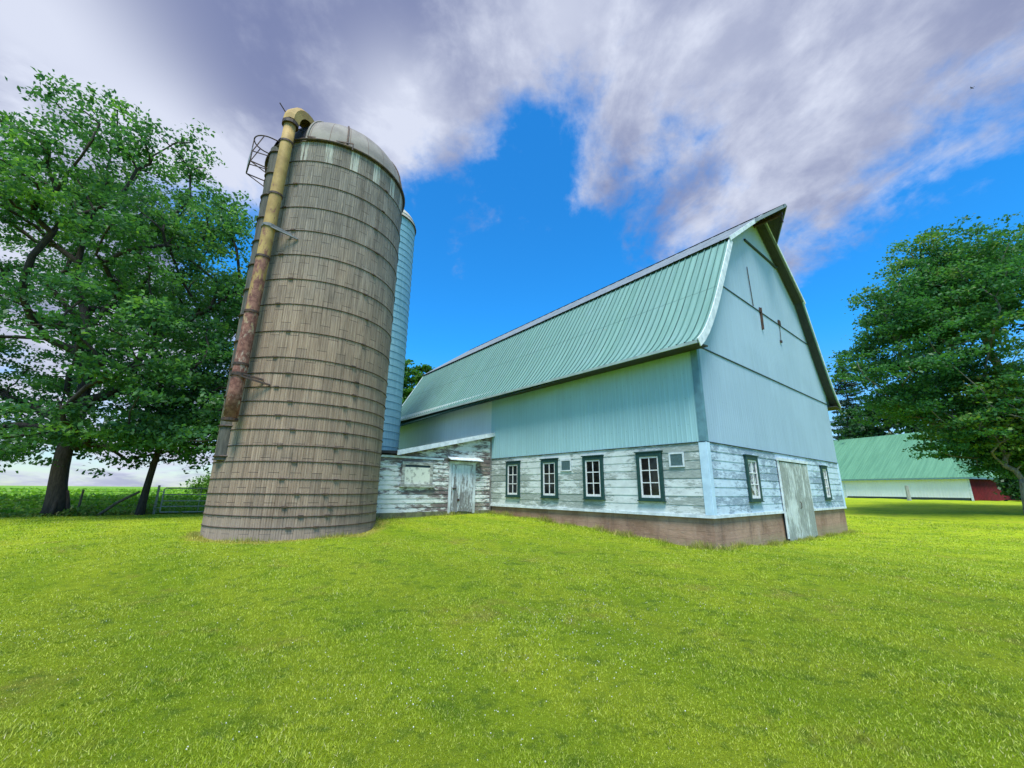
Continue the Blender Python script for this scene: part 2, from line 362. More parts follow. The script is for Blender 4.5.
m_, N, b = newmat('foundation_concrete'); o = N.obj()
n_ = N.noise(o, 1.1, 7, .68, .3); n2_ = N.noise(N.vm('MULTIPLY', o, (1, 1, 3)), 4, 6, .7); x, y, z = N.sep(o)
c = N.mix(N.smooth(n_, .32, .68), (.25, .145, .09), (.42, .27, .185)); c = N.mix(N.smooth(n2_, .55, .75, 0, .6), c, (.42, .34, .28))
c = N.mix(N.smooth(N.m('ADD', z, N.m('MULTIPLY', N.m('SUBTRACT', n2_, .5), .7)), .05, .35, .6, 0.), c, (.30, .27, .15))
c = N.mix(N.smooth(N.noise(o, 9, 5, .7), .60, .72, 0, .6), c, (.10, .065, .05))
fl = N.smooth(N.m('ABSOLUTE', N.m('SUBTRACT', N.m('FRACT', N.m('DIVIDE', N.m('ADD', z, N.m('MULTIPLY', N.noise(o, .8, 2, .5), .05)), .22)), .5)), .0, .05, .45, 0.); c = N.mix(fl, c, (.12, .075, .055))
stn = N.noise(N.vm('MULTIPLY', o, (2.2, 2.2, .4)), 1.6, 5, .65); c = N.mix(N.smooth(stn, .55, .7, 0, .55), c, (.16, .11, .085)); c = N.mix(N.smooth(stn, .28, .4, .5, 0.), c, (.46, .36, .29))
N.put(b.inputs['Base Color'], c); b.inputs['Roughness'].default_value = .9; N.put(b.inputs['Normal'], N.bump(n2_, .5, .03)); M['foundation'] = m_

m_, N, b = newmat('window_glass'); o = N.obj()
c = N.mix(N.smooth(N.noise(o, 4, 5, .65), .45, .65), (.003, .005, .006), (.014, .02, .02))
N.put(b.inputs['Base Color'], c); b.inputs['Roughness'].default_value = .08; b.inputs['Specular IOR Level'].default_value = .5
N.put(b.inputs['Normal'], N.bump(N.noise(o, 5, 2, .5), .05, .02)); M['glass'] = m_
m_, N, b = newmat('mottled_glass'); o = N.obj()
c = N.mix(N.smooth(N.noise(o, 5, 5, .65), .42, .58), (.02, .03, .04), (.42, .50, .50))  # noise mottles the pane from near black to pale grey
N.put(b.inputs['Base Color'], c); b.inputs['Roughness'].default_value = .1; M['glass_pale'] = m_

# ------------------------------------------------------------------ the big barn
W, L = 13.3, 21.8
def sag(v): return -.020*max(v, 0)          # the old ridge has settled towards the far end
barn = thing('gambrel_barn', (CO.x, CO.y, 0), AZ, 'huge pale teal metal clad barn with green flared roof and weathered lower boards', 'barn')
# half profile of the roof outer skin, from the eave to the ridge
PROF = [(-.70, 5.75), (-.40, 5.98), (-.10, 6.28), (.20, 6.64), (.50, 7.04), (.83, 7.52), (1.16, 8.04), (1.50, 8.59), (2.07, 9.50), (2.65, 10.45)]
UP = [(2.65, 10.47), (4.65, 11.90), (6.65, 13.30)]
def roof_z(u):
    u = min(u, W-u); pr = PROF+UP[1:]
    for (a, za), (b_, zb) in zip(pr, pr[1:]):
        if a <= u <= b_: return za+(zb-za)*(u-a)/(b_-a)
    return pr[-1][1]
# footing
fb = MB()
for a, b_ in (((.04, .04, -1), (W-.04, .38, .89)), ((.04, .38, -1), (.38, L-.04, .89)), ((W-.38, .38, -1), (W-.04, L-.04, .89)), ((.38, L-.38, -1), (W-.38, L-.04, .89))): fb.box(a, b_)
# leave the doorway to the door leaves: door stands proud of the footing
fb.build('foundation', M['foundation'], barn)
# weathered boards: each board one clapboard course
def courses(mb, p0, p1, nrm, z0, z1, h, zfun=None, out=.018, jit=.003):
    """clapboards from p0 to p1 (2D local), outward normal nrm"""
    k = 0; z = z0; nx_, ny_ = nrm; dx, dy = p1[0]-p0[0], p1[1]-p0[1]
    while z < z1-1e-4:
        zt = min(z+h, z1); j = random.uniform(-jit, jit)
        a = [(p0[0]+nx_*(out+j), p0[1]+ny_*(out+j)), (p1[0]+nx_*(out+j), p1[1]+ny_*(out+j))]
        bq = [(p0[0]+nx_*.004, p0[1]+ny_*.004), (p1[0]+nx_*.004, p1[1]+ny_*.004)]
        back = [(p0[0]-nx_*.02, p0[1]-ny_*.02), (p1[0]-nx_*.02, p1[1]-ny_*.02)]
        vs = [(*back[0], z), (*back[1], z), (*a[1], z), (*a[0], z), (*back[0], zt), (*back[1], zt), (*bq[1], zt), (*bq[0], zt), (*a[0], z+.012), (*a[1], z+.012)]
        mb.add(vs, [(0, 1, 2, 3), (3, 2, 9, 8), (8, 9, 6, 7), (4, 7, 6, 5), (0, 4, 5, 1), (0, 3, 8, 7, 4), (1, 5, 6, 9, 2)])
        z = zt
mb = MB(); courses(mb, (0, L), (0, 0), (-1, 0), .97, 2.98, .2435*1.03); mb.build('side_boards', M['side_boards'], barn)
mb = MB(); courses(mb, (0, 0), (W, 0), (0, -1), .97, 2.98, .2435*1.03); mb.build('gable_boards', M['gable_boards'], barn)
mb = MB(); courses(mb, (W, 0), (W, L), (1, 0), .97, 2.98, .2435*1.03); mb.build('rear_side_boards', M['side_boards'], barn)
mb = MB(); courses(mb, (W, L), (0, L), (0, 1), .97, 2.98, .2435*1.03); mb.build('far_gable_boards', M['gable_boards'], barn)
# white water table and corner posts
mb = MB(); mb.box((-.045, -.045, .89), (W+.045, -.0, .975)); mb.box((-.045, 0.0, .89), (-.0, L, .975)); mb.box((W, 0, .89), (W+.045, L, .975)); mb.build('water_table', M['white_trim'], barn)
mb = MB(); mb.box((-.034, -.036, .976), (.17, -.0, 2.972)); mb.box((-.036, .0, .976), (-.0, .20, 2.972)); mb.build('corner_board', M['corner_blue'], barn, bevel=.006)
mb = MB(); mb.box((W-.15, -.036, .976), (W+.034, 0, 2.972)); mb.build('corner_board', M['corner_blue'], barn, bevel=.006)
# ribbed cladding: columns with a small trapezoid rib
def ribs(t0, t1, pitch, rib, depth, offs=0.):
    out = [(t0, 0.)]; t = t0+offs
    while t < t1-rib:
        for dt, dd in ((pitch*.5-rib*.5, 0), (pitch*.5-rib*.25, depth), (pitch*.5+rib*.25, depth), (pitch*.5+rib*.5, 0)):
            if t0 < t+dt < t1: out.append((t+dt, dd))
        t += pitch
    out.append((t1, 0.)); return out
rb = ribs(0, L, .152, .06, .012)
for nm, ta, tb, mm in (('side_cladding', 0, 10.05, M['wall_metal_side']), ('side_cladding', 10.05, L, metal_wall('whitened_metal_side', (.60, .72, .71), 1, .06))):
    mb = MB(); rb_ = ribs(ta, tb, .152, .06, .007)
    mb.grid([[(-.012-dd, t, 2.985) for t, dd in rb_], [(-.012-dd, t, 6.2) for t, dd in rb_]]); mb.box((-.010, ta, 2.985), (.05, tb, 6.2)); mb.build(nm, mm, barn)
mb = MB(); mb.grid([[(W+.012+dd, t, 2.985) for t, dd in rb], [(W+.012+dd, t, 6.2) for t, dd in rb]]); mb.box((W-.05, 0, 2.985), (W+.01, L, 6.2)); mb.build('rear_side_cladding', M['wall_metal_side'], barn)
def gable(v, sgn, name, mm_):
    mb = MB(); rb = ribs(0, W, .152, .06, .005)
    rb = sorted(rb+[(W/2, 0)])
    mb.grid([[(t, v+sgn*(.012+dd), 2.985) for t, dd in rb], [(t, v+sgn*(.012+dd), roof_z(t)-.10+sag(v)) for t, dd in rb]])
    us = list(np.linspace(0, W, 41))
    mb.prism([(0, 2.985), (W, 2.985)]+[(u, roof_z(u)-.10+sag(v)) for u in us[::-1]], lambda a, b_: (a, v+sgn*.01, b_), lambda a, b_: (a, v-sgn*.06, b_))
    return mb.build(name, mm_, barn)
gable(0, -1, 'gable_cladding', M['wall_metal_gable']); gable(L, 1, 'far_gable_cladding', M['wall_metal_gable'])
mb = MB(); mb.box((-.045, -.045, 2.985), (.10, -.010, 5.95)); mb.box((-.045, -.010, 2.985), (-.012, .16, 5.95)); mb.build('corner_flashing', M['teal_trim'], barn)
# dark strip standing in for the thin shadow between cladding and boards
mb = MB(); mb.box((0, -.04, 2.962), (W, -.004, 2.982)); mb.box((-.04, 0, 2.962), (-.004, L, 2.982)); mb.build('shadow_strip', M['dark_line'], barn)
# seams across the gable (overlapping sheets)
def seam(z, u0, u1, th=.035):
    mb = MB(); mb.box((u0, -.040, z), (u1, -.012, z+th)); return mb.build('sheet_seam', M['dark_line'], barn)
seam(5.83, .05, W-.05); seam(8.62, 1.62, W-1.62); 
mb = MB(); mb.tube([(5.2, -.05, 11.66), (7.9, -.05, 11.70), (8.6, -.05, 11.66), (8.95, -.12, 11.82)], .05, 6); mb.build('hay_track_bar', M['dark_line'], barn)
mb = MB(); mb.bar((5.10, -.05, 8.66), (5.02, -.05, 10.35), .025, .02); mb.build('rod', M['iron'], barn)
mb = MB(); mb.bar((5.83, -.06, 8.80), (5.76, -.06, 7.85), .085, .03); mb.box((5.72, -.07, 8.60), (5.94, -.04, 8.80)); mb.build('hinge_strap', M['iron'], barn)
mb = MB(); mb.tube([(7.91, -.05, 8.83), (7.83, -.05, 8.3), (7.75, -.05, 7.85)], .012, 5); mb.box((7.68, -.08, 7.78), (7.82, -.03, 7.88)); mb.box((7.80, -.07, 8.62), (8.02, -.03, 8.84)); mb.build('pull_chain', M['iron'], barn)

# roof skins with standing ribs, running along v
V0, V1 = -.40, L+.35
def offset_curve(pts, sgn):
    ns = []
    for i in range(len(pts)):
        a = Vector(pts[max(i-1, 0)]); b_ = Vector(pts[min(i+1, len(pts)-1)]); t = (b_-a).normalized(); ns.append(Vector((-t.y, t.x))*sgn)
    return ns
def roof_panel(prof, mirror, rb, name, mm_, thick=.05):
    pts = [(W-u if mirror else u, z) for u, z in prof]; ns = offset_curve(pts, -1 if mirror else 1)
    mb = MB()
    mb.grid([[(p[0]+n_.x*dd, t, p[1]+n_.y*dd+sag(t)) for t, dd in rb] for p, n_ in zip(pts, ns)])
    rb2 = [(t, -thick) for t in np.linspace(rb[0][0], rb[-1][0], 12)]
    mb.grid([[(p[0]+n_.x*dd, t, p[1]+n_.y*dd+sag(t)) for t, dd in rb2] for p, n_ in zip(pts, ns)])
    for t in (rb[0][0], rb[-1][0]):
        mb.grid([[(p[0], t, p[1]+sag(t)) for p, n_ in zip(pts, ns)], [(p[0]-n_.x*thick, t, p[1]-n_.y*thick+sag(t)) for p, n_ in zip(pts, ns)]])
    return mb.build(name, mm_, barn)
rbr = ribs(V0, V1, .25, .045, .034)
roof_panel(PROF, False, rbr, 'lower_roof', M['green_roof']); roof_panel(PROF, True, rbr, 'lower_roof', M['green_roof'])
# dark rafters' soffit under the roof skin
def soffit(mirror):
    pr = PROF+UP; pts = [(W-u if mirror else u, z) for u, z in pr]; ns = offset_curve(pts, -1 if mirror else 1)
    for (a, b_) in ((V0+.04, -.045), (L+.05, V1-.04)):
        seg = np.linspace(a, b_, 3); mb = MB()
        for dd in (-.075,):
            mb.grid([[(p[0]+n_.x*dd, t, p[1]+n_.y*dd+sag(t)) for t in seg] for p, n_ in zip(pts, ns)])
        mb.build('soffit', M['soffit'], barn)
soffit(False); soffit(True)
# upper roof laps over the lower one
rbu = ribs(V0-.03, V1+.02, .6, .05, .016)
UPo = [(2.50, 10.40), (4.65, 11.93), (6.65, 13.33)]
roof_panel(UPo, False, rbu, 'upper_roof', M['upper_roof'], .07); roof_panel(UPo, True, rbu, 'upper_roof', M['upper_roof'], .07)
# hay hood: pointed prow at the ridge
mb = MB(); tip = (W/2, -1.33, 13.31); tl = (W/2-1.25, V0-.03, 12.45); tr = (W/2+1.25, V0-.03, 12.45); ap = (W/2, V0-.03, 13.34)
dn = lambda q, h=.07: (q[0], q[1], q[2]-h)
mb.add([tip, tl, ap, tr, dn(tip), dn(tl), dn(ap), dn(tr)], [(0, 2, 1), (0, 3, 2), (4, 5, 6), (4, 6, 7)]); mb.build('hay_hood', [M['soffit']], barn)
mb = MB()
for q in (tl, tr): mb.bar((q[0], q[1], q[2]-.03), (tip[0], tip[1], tip[2]-.03), .035, .14)
mb.build('hood_fascia', M['upper_roof'], barn)
mb = MB(); mb.bar((W/2, .2, 12.98), (W/2, -1.15, 12.98), .12, .16); mb.tube([(W/2, -1.1, 12.9), (W/2+.05, -1.1, 12.6)], .03, 6); mb.build('hay_track', M['iron'], barn)
# ridge cap
mb = MB()
for s_ in (-1, 1):
    vv = np.linspace(V0-.9, V1, 16)
    rows = [[(W/2, t, 13.375+sag(t)) for t in vv], [(W/2+s_*.16, t, 13.275+sag(t)) for t in vv]]
    rows = rows if s_ < 0 else rows[::-1]; mb.grid(rows)
mb.build('ridge_cap', M['galv'], barn)
# rake boards
def rake(prof, mirror, v, wdt, name, thick=.03, out=.0):
    pts = [(W-u if mirror else u, z) for u, z in prof]; ns = offset_curve(pts, -1 if mirror else 1); mb = MB(); s_ = sag(v)
    a = [(p[0]+n_.x*out, p[1]+n_.y*out) for p, n_ in zip(pts, ns)]; b_ = [(p[0]+n_.x*(out-wdt), p[1]+n_.y*(out-wdt)) for p, n_ in zip(pts, ns)]
    for i in range(len(a)-1):
        q = [a[i], a[i+1], b_[i+1], b_[i]]
        if mirror: q = q[::-1]
        mb.prism(q, lambda x_, z_: (x_, v, z_+s_), lambda x_, z_: (x_, v-thick, z_+s_))
    return mb.build(name, M['white_trim'], barn)
rake(PROF, False, V0-.002, .25, 'rake_board', out=.035); rake(PROF, True, V0-.002, .09, 'rake_board', out=.035)
rake(UPo[:2], False, V0-.034, .15, 'rake_board', out=.02); rake(UPo[:2], True, V0-.034, .10, 'rake_board', out=.02)
rake(UPo[1:], False, V0-.034, .15, 'rake_board', out=.02); rake(UPo[1:], True, V0-.034, .10, 'rake_board', out=.02)
rake(PROF, False, V1+.034, .2, 'rake_board', out=.035)
# eaves: fascia, soffit and drip
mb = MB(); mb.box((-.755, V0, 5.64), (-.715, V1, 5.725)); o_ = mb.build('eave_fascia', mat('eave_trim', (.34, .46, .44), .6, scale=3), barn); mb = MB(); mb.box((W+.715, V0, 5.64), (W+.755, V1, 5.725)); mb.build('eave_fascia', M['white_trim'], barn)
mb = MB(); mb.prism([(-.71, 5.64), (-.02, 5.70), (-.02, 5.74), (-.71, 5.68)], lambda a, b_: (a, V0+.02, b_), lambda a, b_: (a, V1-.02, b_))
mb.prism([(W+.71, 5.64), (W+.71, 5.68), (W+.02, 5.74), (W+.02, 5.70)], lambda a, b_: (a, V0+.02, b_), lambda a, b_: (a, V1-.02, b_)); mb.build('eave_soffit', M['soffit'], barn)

# windows ----------------------------------------------------------
def window(parent, axis_i, t0, t1, z0, z1, face, glass, label=None, cols=2, rows_=3):
    """axis_i 1: in the long side wall (runs along y, faces -x); 0: gable (runs along x, faces -y)"""
    def B(mb, ta, tb, za, zb, d0, d1):
        if axis_i: mb.box((face-d0, ta, za), (face-d1, tb, zb))
        else: mb.box((ta, face-d0, za), (tb, face-d1, zb))
    fwid = .115
    fr = MB(); B(fr, t0, t0+fwid, z0, z1, .01, .085); B(fr, t1-fwid, t1, z0, z1, .01, .085); B(fr, t0+fwid, t1-fwid, z1-fwid*1.1, z1, .01, .085)
    B(fr, t0+fwid, t1-fwid, z0, z0+fwid*.7, .01, .085); B(fr, t0-.04, t1+.04, z1, z1+.035, .01, .11); B(fr, t0-.03, t1+.03, z0-.03, z0, .01, .11)
    root = fr.build('window', M['green_frame'], parent, bevel=.005)
    a, b_, c_, d_ = t0+fwid, t1-fwid, z0+fwid*.7, z1-fwid*1.1; sw = .05
    s_ = MB(); B(s_, a, a+sw, c_, d_, .02, .062); B(s_, b_-sw, b_, c_, d_, .02, .062); B(s_, a+sw, b_-sw, d_-sw, d_, .02, .062); B(s_, a+sw, b_-sw, c_, c_+sw*1.5, .02, .062)
    ia, ib, ic, id_ = a+sw, b_-sw, c_+sw*1.5, d_-sw
    for k in range(1, cols): q = ia+(ib-ia)*k/cols; B(s_, q-.014, q+.014, ic, id_, .03, .058)
    for k in range(1, rows_): q = ic+(id_-ic)*k/rows_; B(s_, ia, ib, q-.015, q+.015, .03, .0565)
    s_.build('sash', M['white_sash'], root)
    g_ = MB(); B(g_, ia, ib, ic, id_, .022, .036); g_.build('pane', glass, root)
    if label: root['label'] = label
    return root
for t0, t1 in ((1.37, 2.26), (3.60, 4.49), (5.76, 6.65), (7.96, 8.85)): window(barn, 1, t0, t1, 1.32, 2.77, 0, M['glass'])
for t0, t1 in ((2.43, 3.36), (10.28, 11.12)): window(barn, 0, t0, t1, 1.32, 2.72, 0, M['glass_pale'])
for t0, t1 in ((.71, 1.09), (5.11, 5.55)):
    mb = MB(); mb.box((-.03, t0-.05, 2.29), (-.055, t0, 2.72)); mb.box((-.03, t1, 2.29), (-.055, t1+.05, 2.72)); mb.box((-.03, t0, 2.67), (-.055, t1, 2.72)); mb.box((-.03, t0, 2.29), (-.055, t1, 2.33))
    vt = mb.build('wall_vent', M['white_trim'], barn)
    mb = MB(); mb.box((-.02, t0, 2.33), (-.03, t1, 2.67))
    for k in range(9): mb.box((-.03, t0, 2.345+k*.036), (-.044, t1, 2.365+k*.036))
    mb.build('grille', M['vent_grey'], vt)
# double plank door in the gable, reaching down over the footing
door = MB(); x0, x1 = 5.30, 8.30; n_p = 15; dxx = (x1-x0)/n_p
for leaf, (ka, kb) in (('door_leaf', (0, 8)), ('door_leaf', (8, 15))):
    mb = MB()
    for k in range(ka, kb):
        j = random.uniform(0, .008); zb = -.06-.03*k/15+random.uniform(0, .09)*(random.random() < .6)
        mb.box((x0+k*dxx+.006, -.085-j, zb), (x0+(k+1)*dxx-.006, -.055, 2.66+random.uniform(-.01, .01)))
    lf = mb.build(leaf, M['grey_planks'], barn)
    mb = MB(); xa, xb = x0+ka*dxx+.04, x0+kb*dxx-.04
    for zz_ in (.55, 2.2): mb = MB(); mb.box((xa+.06, -.054, zz_), (xb-.06, -.046, zz_+.12)); mb.build('batten', M['grey_planks'], lf)
mb = MB(); mb.box((x0-.14, -.075, .05), (x0-.01, -.046, 2.70)); mb.box((x1+.01, -.075, .976), (x1+.10, -.046, 2.70)); mb.box((x0-.16, -.115, 2.70), (x1+.12, -.046, 2.80)); mb.build('door_casing', M['white_trim'], barn)
mb = MB(); mb.box((x0-.03, -.044, -.5), (x1+.03, .042, 2.70)); mb.build('door_opening', M['dark_line'], barn)
mb = MB(); mb.tube([(x0+8*dxx-.12, -.10, 1.02), (x0+8*dxx-.12, -.14, 1.06), (x0+8*dxx-.12, -.14, 1.22), (x0+8*dxx-.12, -.10, 1.26)], .012, 6); mb.build('door_handle', M['iron'], barn)

# ------------------------------------------------------------------ milk house against the barn
so_ = BW(0, 10.0)
shed = thing('milk_house', (so_.x, so_.y, 0), AZ, 'small lean-to with badly peeling white boards between the barn and the silo', 'shed')
def shed_top(x_): return 4.02+(x_)*(4.02-2.92)/4.6 if x_ > -4.6 else 2.86
mb = MB(); z = .72; k = 0; DEP = 4.2
while z < 4.0:
    h = .172; zt = min(z+h, 4.02); xl = -5.75 if zt <= 2.9 else -4.6+(zt-2.92)*4.6/1.10
    xl = max(-5.75, xl)
    if xl > -.1: break
    j = random.uniform(-.004, .006)
    ends = [xl]+sorted(random.uniform(xl+.8, -.5) for _ in range(1 if xl < -2 else 0))+[-.03]
    for a, b_ in zip(ends, ends[1:]):
        j2 = j+random.uniform(-.003, .003); a_ = a+.004
        mb.add([(a_, .0, z), (b_, .0, z), (b_, -.024-j2, z), (a_, -.024-j2, z), (a_, 0, zt), (b_, 0, zt), (b_, -.004, zt), (a_, -.004, zt)], [(0, 1, 2, 3), (3, 2, 6, 7), (7, 6, 5, 4), (0, 3, 7, 4), (1, 5, 6, 2)])
    z = zt
mb.build('board_front', M['shed_boards'], shed)
mb = MB(); mb.prism([(-5.75, .2), (-.03, .2), (-.03, 4.0), (-4.6, 2.90), (-5.75, 2.86)], lambda a, b_: (a, .001, b_), lambda a, b_: (a, DEP, b_)); mb.build('shed_wall', M['shed_boards'], shed)
mb = MB(); mb.box((-5.8, -.03, .1), (-.03, -.002, .72)); mb.build('sill_beam', mat('mossy_sill', (.20, .22, .10), .9, col2=(.10, .10, .06), scale=4), shed)
mb = MB(); mb.prism([(-4.70, 2.93), (-.02, 4.05), (-.02, 4.10), (-4.70, 2.98)], lambda a, b_: (a, -.22, b_), lambda a, b_: (a, DEP+.1, b_)); mb.build('shed_roof', M['upper_roof'], shed)
mb = MB(); mb.prism([(-4.75, 2.86), (.02, 4.00), (.02, 4.19), (-4.75, 3.05)], lambda a, b_: (a, -.255, b_), lambda a, b_: (a, -.222, b_)); mb.build('shed_fascia', M['white_trim'], shed)
mb = MB(); mb.prism([(-5.9, 2.92), (-4.55, 2.92), (-4.55, 3.04), (-5.9, 3.0)], lambda a, b_: (a, -.18, b_), lambda a, b_: (a, DEP, b_)); mb.build('low_roof', mat('tar_roof', (.03, .03, .032), .8), shed)
mb = MB(); mb.box((-5.72, -.05, 2.78), (-2.55, -.026, 2.86)); mb.build('head_trim', M['white_trim'], shed)
mb = MB(); mb.box((-.10, -.045, .6), (-.032, -.004, 4.0)); mb.build('corner_strip', mat('bare_grey_wood', (.28, .30, .28), .85, col2=(.12, .11, .10), scale=5, stretch=(5, 5, .5)), shed)
# boarded window
mb = MB(); a, b_, c_, d_ = -4.42, -3.05, 1.72, 2.66
mb.box((a, -.07, c_), (a+.13, -.03, d_)); mb.box((b_-.13, -.07, c_), (b_, -.03, d_)); mb.box((a+.13, -.07, d_-.13), (b_-.13, -.03, d_)); mb.box((a-.05, -.12, c_-.06), (b_+.08, -.03, c_+.07))
wn = mb.build('window', mat('window_bare_trim', (.52, .56, .50), .8, col2=(.22, .22, .19), scale=4, stretch=(1, 1, 3)), shed, bevel=.004)
mb = MB(); mb.box((a+.13, -.050, c_+.07), (b_-.13, -.032, d_-.22)); mb.build('window_board', mat('cream_board', (.70, .74, .62), .7, col2=(.34, .36, .30), scale=5, thr=(.36, .5)), wn)
mb = MB(); mb.box((a+.13, -.045, d_-.22), (b_-.13, -.031, d_-.13)); mb.build('window_gap', M['dark_line'], wn)
# plank door with its little hood
mb = MB(); xa, xb = -2.13, -1.05; nP = 7; dw = (xb-xa)/nP
for k in range(nP): mb.box((xa+k*dw+.005, -.075-random.uniform(0, .008), .66+random.uniform(0, .05)), (xa+(k+1)*dw-.005, -.045, 2.62))
dr = mb.build('plank_door', M['plank_door'], shed)
mb = MB(); mb.box((xa+.03, -.11, 1.62), (xa+.20, -.085, 1.66)); mb.tube([(xa+.06, -.10, 1.58), (xa+.06, -.14, 1.60), (xa+.06, -.14, 1.72), (xa+.06, -.10, 1.74)], .012, 6); mb.build('latch', M['iron'], dr)
mb = MB(); mb.tube([(xa+.34, -.085, 1.16), (xa+.34, -.10, 1.16)], .06, 14); mb.build('worn_plate', M['iron'], dr)
mb = MB(); mb.box((xa-.14, -.06, .62), (xa-.015, -.03, 2.72)); mb.box((xb+.015, -.06, .62), (xb+.14, -.03, 2.72)); mb.box((xa-.14, -.062, 2.64), (xb+.14, -.034, 2.76)); mb.build('door_frame', mat('door_frame_paint', (.64, .72, .74), .7, col2=(.40, .44, .44), scale=4, stretch=(1, 1, .4)), shed)
mb = MB(); mb.prism([(-.03, 2.92), (-.34, 2.80), (-.34, 2.83), (-.03, 2.96)], lambda a, b_: (xa-.25, a, b_), lambda a, b_: (xb+.35, a, b_)); mb.build('door_hood', M['white_trim'], shed)

# ------------------------------------------------------------------ concrete stave silo
m_, N, b = newmat('concrete_staves'); o = N.obj(); x, y, z = N.sep(o)
ang = N.m('ARCTAN2', y, x); cu = N.m('MULTIPLY', ang, SR)
pitch = 2*math.pi*SR/56
col_i = N.m('FLOOR', N.m('DIVIDE', cu, pitch)); rc = N.white(col_i)
odd = N.m('MODULO', N.m('ADD', col_i, 200.), 2.)
zr = N.m('ADD', N.m('DIVIDE', z, .80), N.m('MULTIPLY', odd, .5)); row_i = N.m('FLOOR', zr); fr_ = N.m('FRACT', zr)
stv = N.white(N.m('ADD', N.m('MULTIPLY', row_i, 17.3), N.m('MULTIPLY', col_i, 3.7)))
joint = N.m('LESS_THAN', N.m('ABSOLUTE', N.m('SUBTRACT', fr_, .5)), .490)        # 1 inside the stave
streak = N.noise(N.comb(N.m('MULTIPLY', cu, 14.), N.m('MULTIPLY', z, .55), 0.), 1., 6, .7)
streak2 = N.noise(N.comb(N.m('MULTIPLY', cu, 34.), N.m('MULTIPLY', z, 1.8), 3.), 1., 4, .7)
blot = N.noise(o, .7, 5, .6, .3); grain = N.noise(o, 22, 4, .7)
low = N.mix(N.smooth(streak, .32, .68), (.22, .155, .105), (.39, .29, .205)); high = N.mix(N.smooth(streak, .32, .68), (.15, .135, .115), (.27, .245, .215))
hf = N.smooth(N.m('ADD', z, N.m('MULTIPLY', N.m('SUBTRACT', blot, .5), 5.)), 5.0, 11.5)
c = N.mix(hf, low, high)
c = N.mix(N.smooth(streak2, .53, .68, 0, .7), c, (.44, .36, .26))
c = N.mix(N.smooth(blot, .55, .75, 0, .35), c, (.13, .11, .095))
c = N.mix(N.m('MULTIPLY', N.m('SUBTRACT', stv, .3), .40, clamp=True), c, (.10, .085, .07))
c = N.mix(N.m('MULTIPLY', N.m('SUBTRACT', 1., joint), .8), c, (.05, .04, .035))
topb = N.m('GREATER_THAN', z, 12.17); pale = N.m('LESS_THAN', N.m('MODULO', N.m('ADD', col_i, 300.), 3.), .5)
c = N.mix(N.m('MULTIPLY', N.m('MULTIPLY', topb, pale), N.smooth(streak, .40, .56)), c, (.46, .46, .40))
drip = N.noise(N.comb(N.m('MULTIPLY', cu, 2.6), N.m('MULTIPLY', z, .22), 7.), 1.3, 6, .7, .2)
c = N.mix(N.smooth(drip, .55, .68, 0, .5), c, (.085, .07, .055)); c = N.mix(N.smooth(drip, .30, .42, .35, 0.), c, (.42, .37, .30))
hole = N.noise(N.comb(N.m('MULTIPLY', cu, 3.), N.m('MULTIPLY', z, 3.), 1.), 1.4, 5, .7); c = N.mix(N.smooth(hole, .66, .72, 0, .6), c, (.06, .05, .042))
bot = N.m('ADD', z, N.m('MULTIPLY', N.m('SUBTRACT', blot, .5), 1.2))
c = N.mix(N.smooth(bot, .3, 1.1, .35, 0.), c, (.38, .33, .27))
N.put(b.inputs['Base Color'], c); b.inputs['Roughness'].default_value = .9; b.inputs['Specular IOR Level'].default_value = .2
N.put(b.inputs['Normal'], N.bump(N.m('ADD', grain, N.m('MULTIPLY', joint, 1.5)), .4, .012)); M['staves'] = m_

silo = thing('stave_silo', tuple(SILO), 0, 'tall brown concrete stave silo with steel hoops, metal dome and rusty yellow filler pipe', 'silo')
def cylp(a_deg, r, z): a = R_(a_deg); return (r*math.cos(a), r*math.sin(a), z)
mb = MB(); prof_a = []
for k in range(56):
    a0 = 360*k/56
    for fr2, dd in ((.0, -.015), (.05, 0), (.24, 0), (.28, -.008), (.32, 0), (.46, 0), (.5, -.012), (.54, 0), (.72, 0), (.76, -.008), (.8, 0), (.95, 0)): prof_a.append((a0+fr2*360/56, dd))
zs = [-.4, .24, 3, 6, 9, 12, 13.0]
mb.grid([[cylp(a, SR+dd, z) for a, dd in prof_a+[prof_a[0]]] for z in zs]); mb.build('silo_wall', M['staves'], silo)
hz = [12.95, 12.17, 11.27, 10.40, 9.54, 8.68, 7.84, 7.0, 6.12, 5.31, 4.83, 4.41, 4.0, 3.59, 3.2, 2.75, 2.31, 1.84, 1.44, 1.10, .86, .56]
for i, hh in enumerate(hz):
    mb = MB(); tl_ = random.uniform(-.012, .012)
    mb.tube([cylp(a, SR+.012, hh+tl_*math.cos(R_(a))+.006*math.sin(R_(a*3+i*40))) for a in range(0, 360, 5)], .013, 6, closed=True)
    for ba in (-101+i*1.9-(8 if i % 2 else 0), -30-i*1.1+(5 if i % 3 else 0), 60+i*3):      # turnbuckle lugs step round the wall hoop by hoop
        p_ = Vector(cylp(ba, SR+.03, hh)); q_ = Vector(cylp(ba+3.2, SR+.03, hh)); mb.bar(p_, q_, .04, .04)
    mb.build('hoop', M['rebar'], silo)
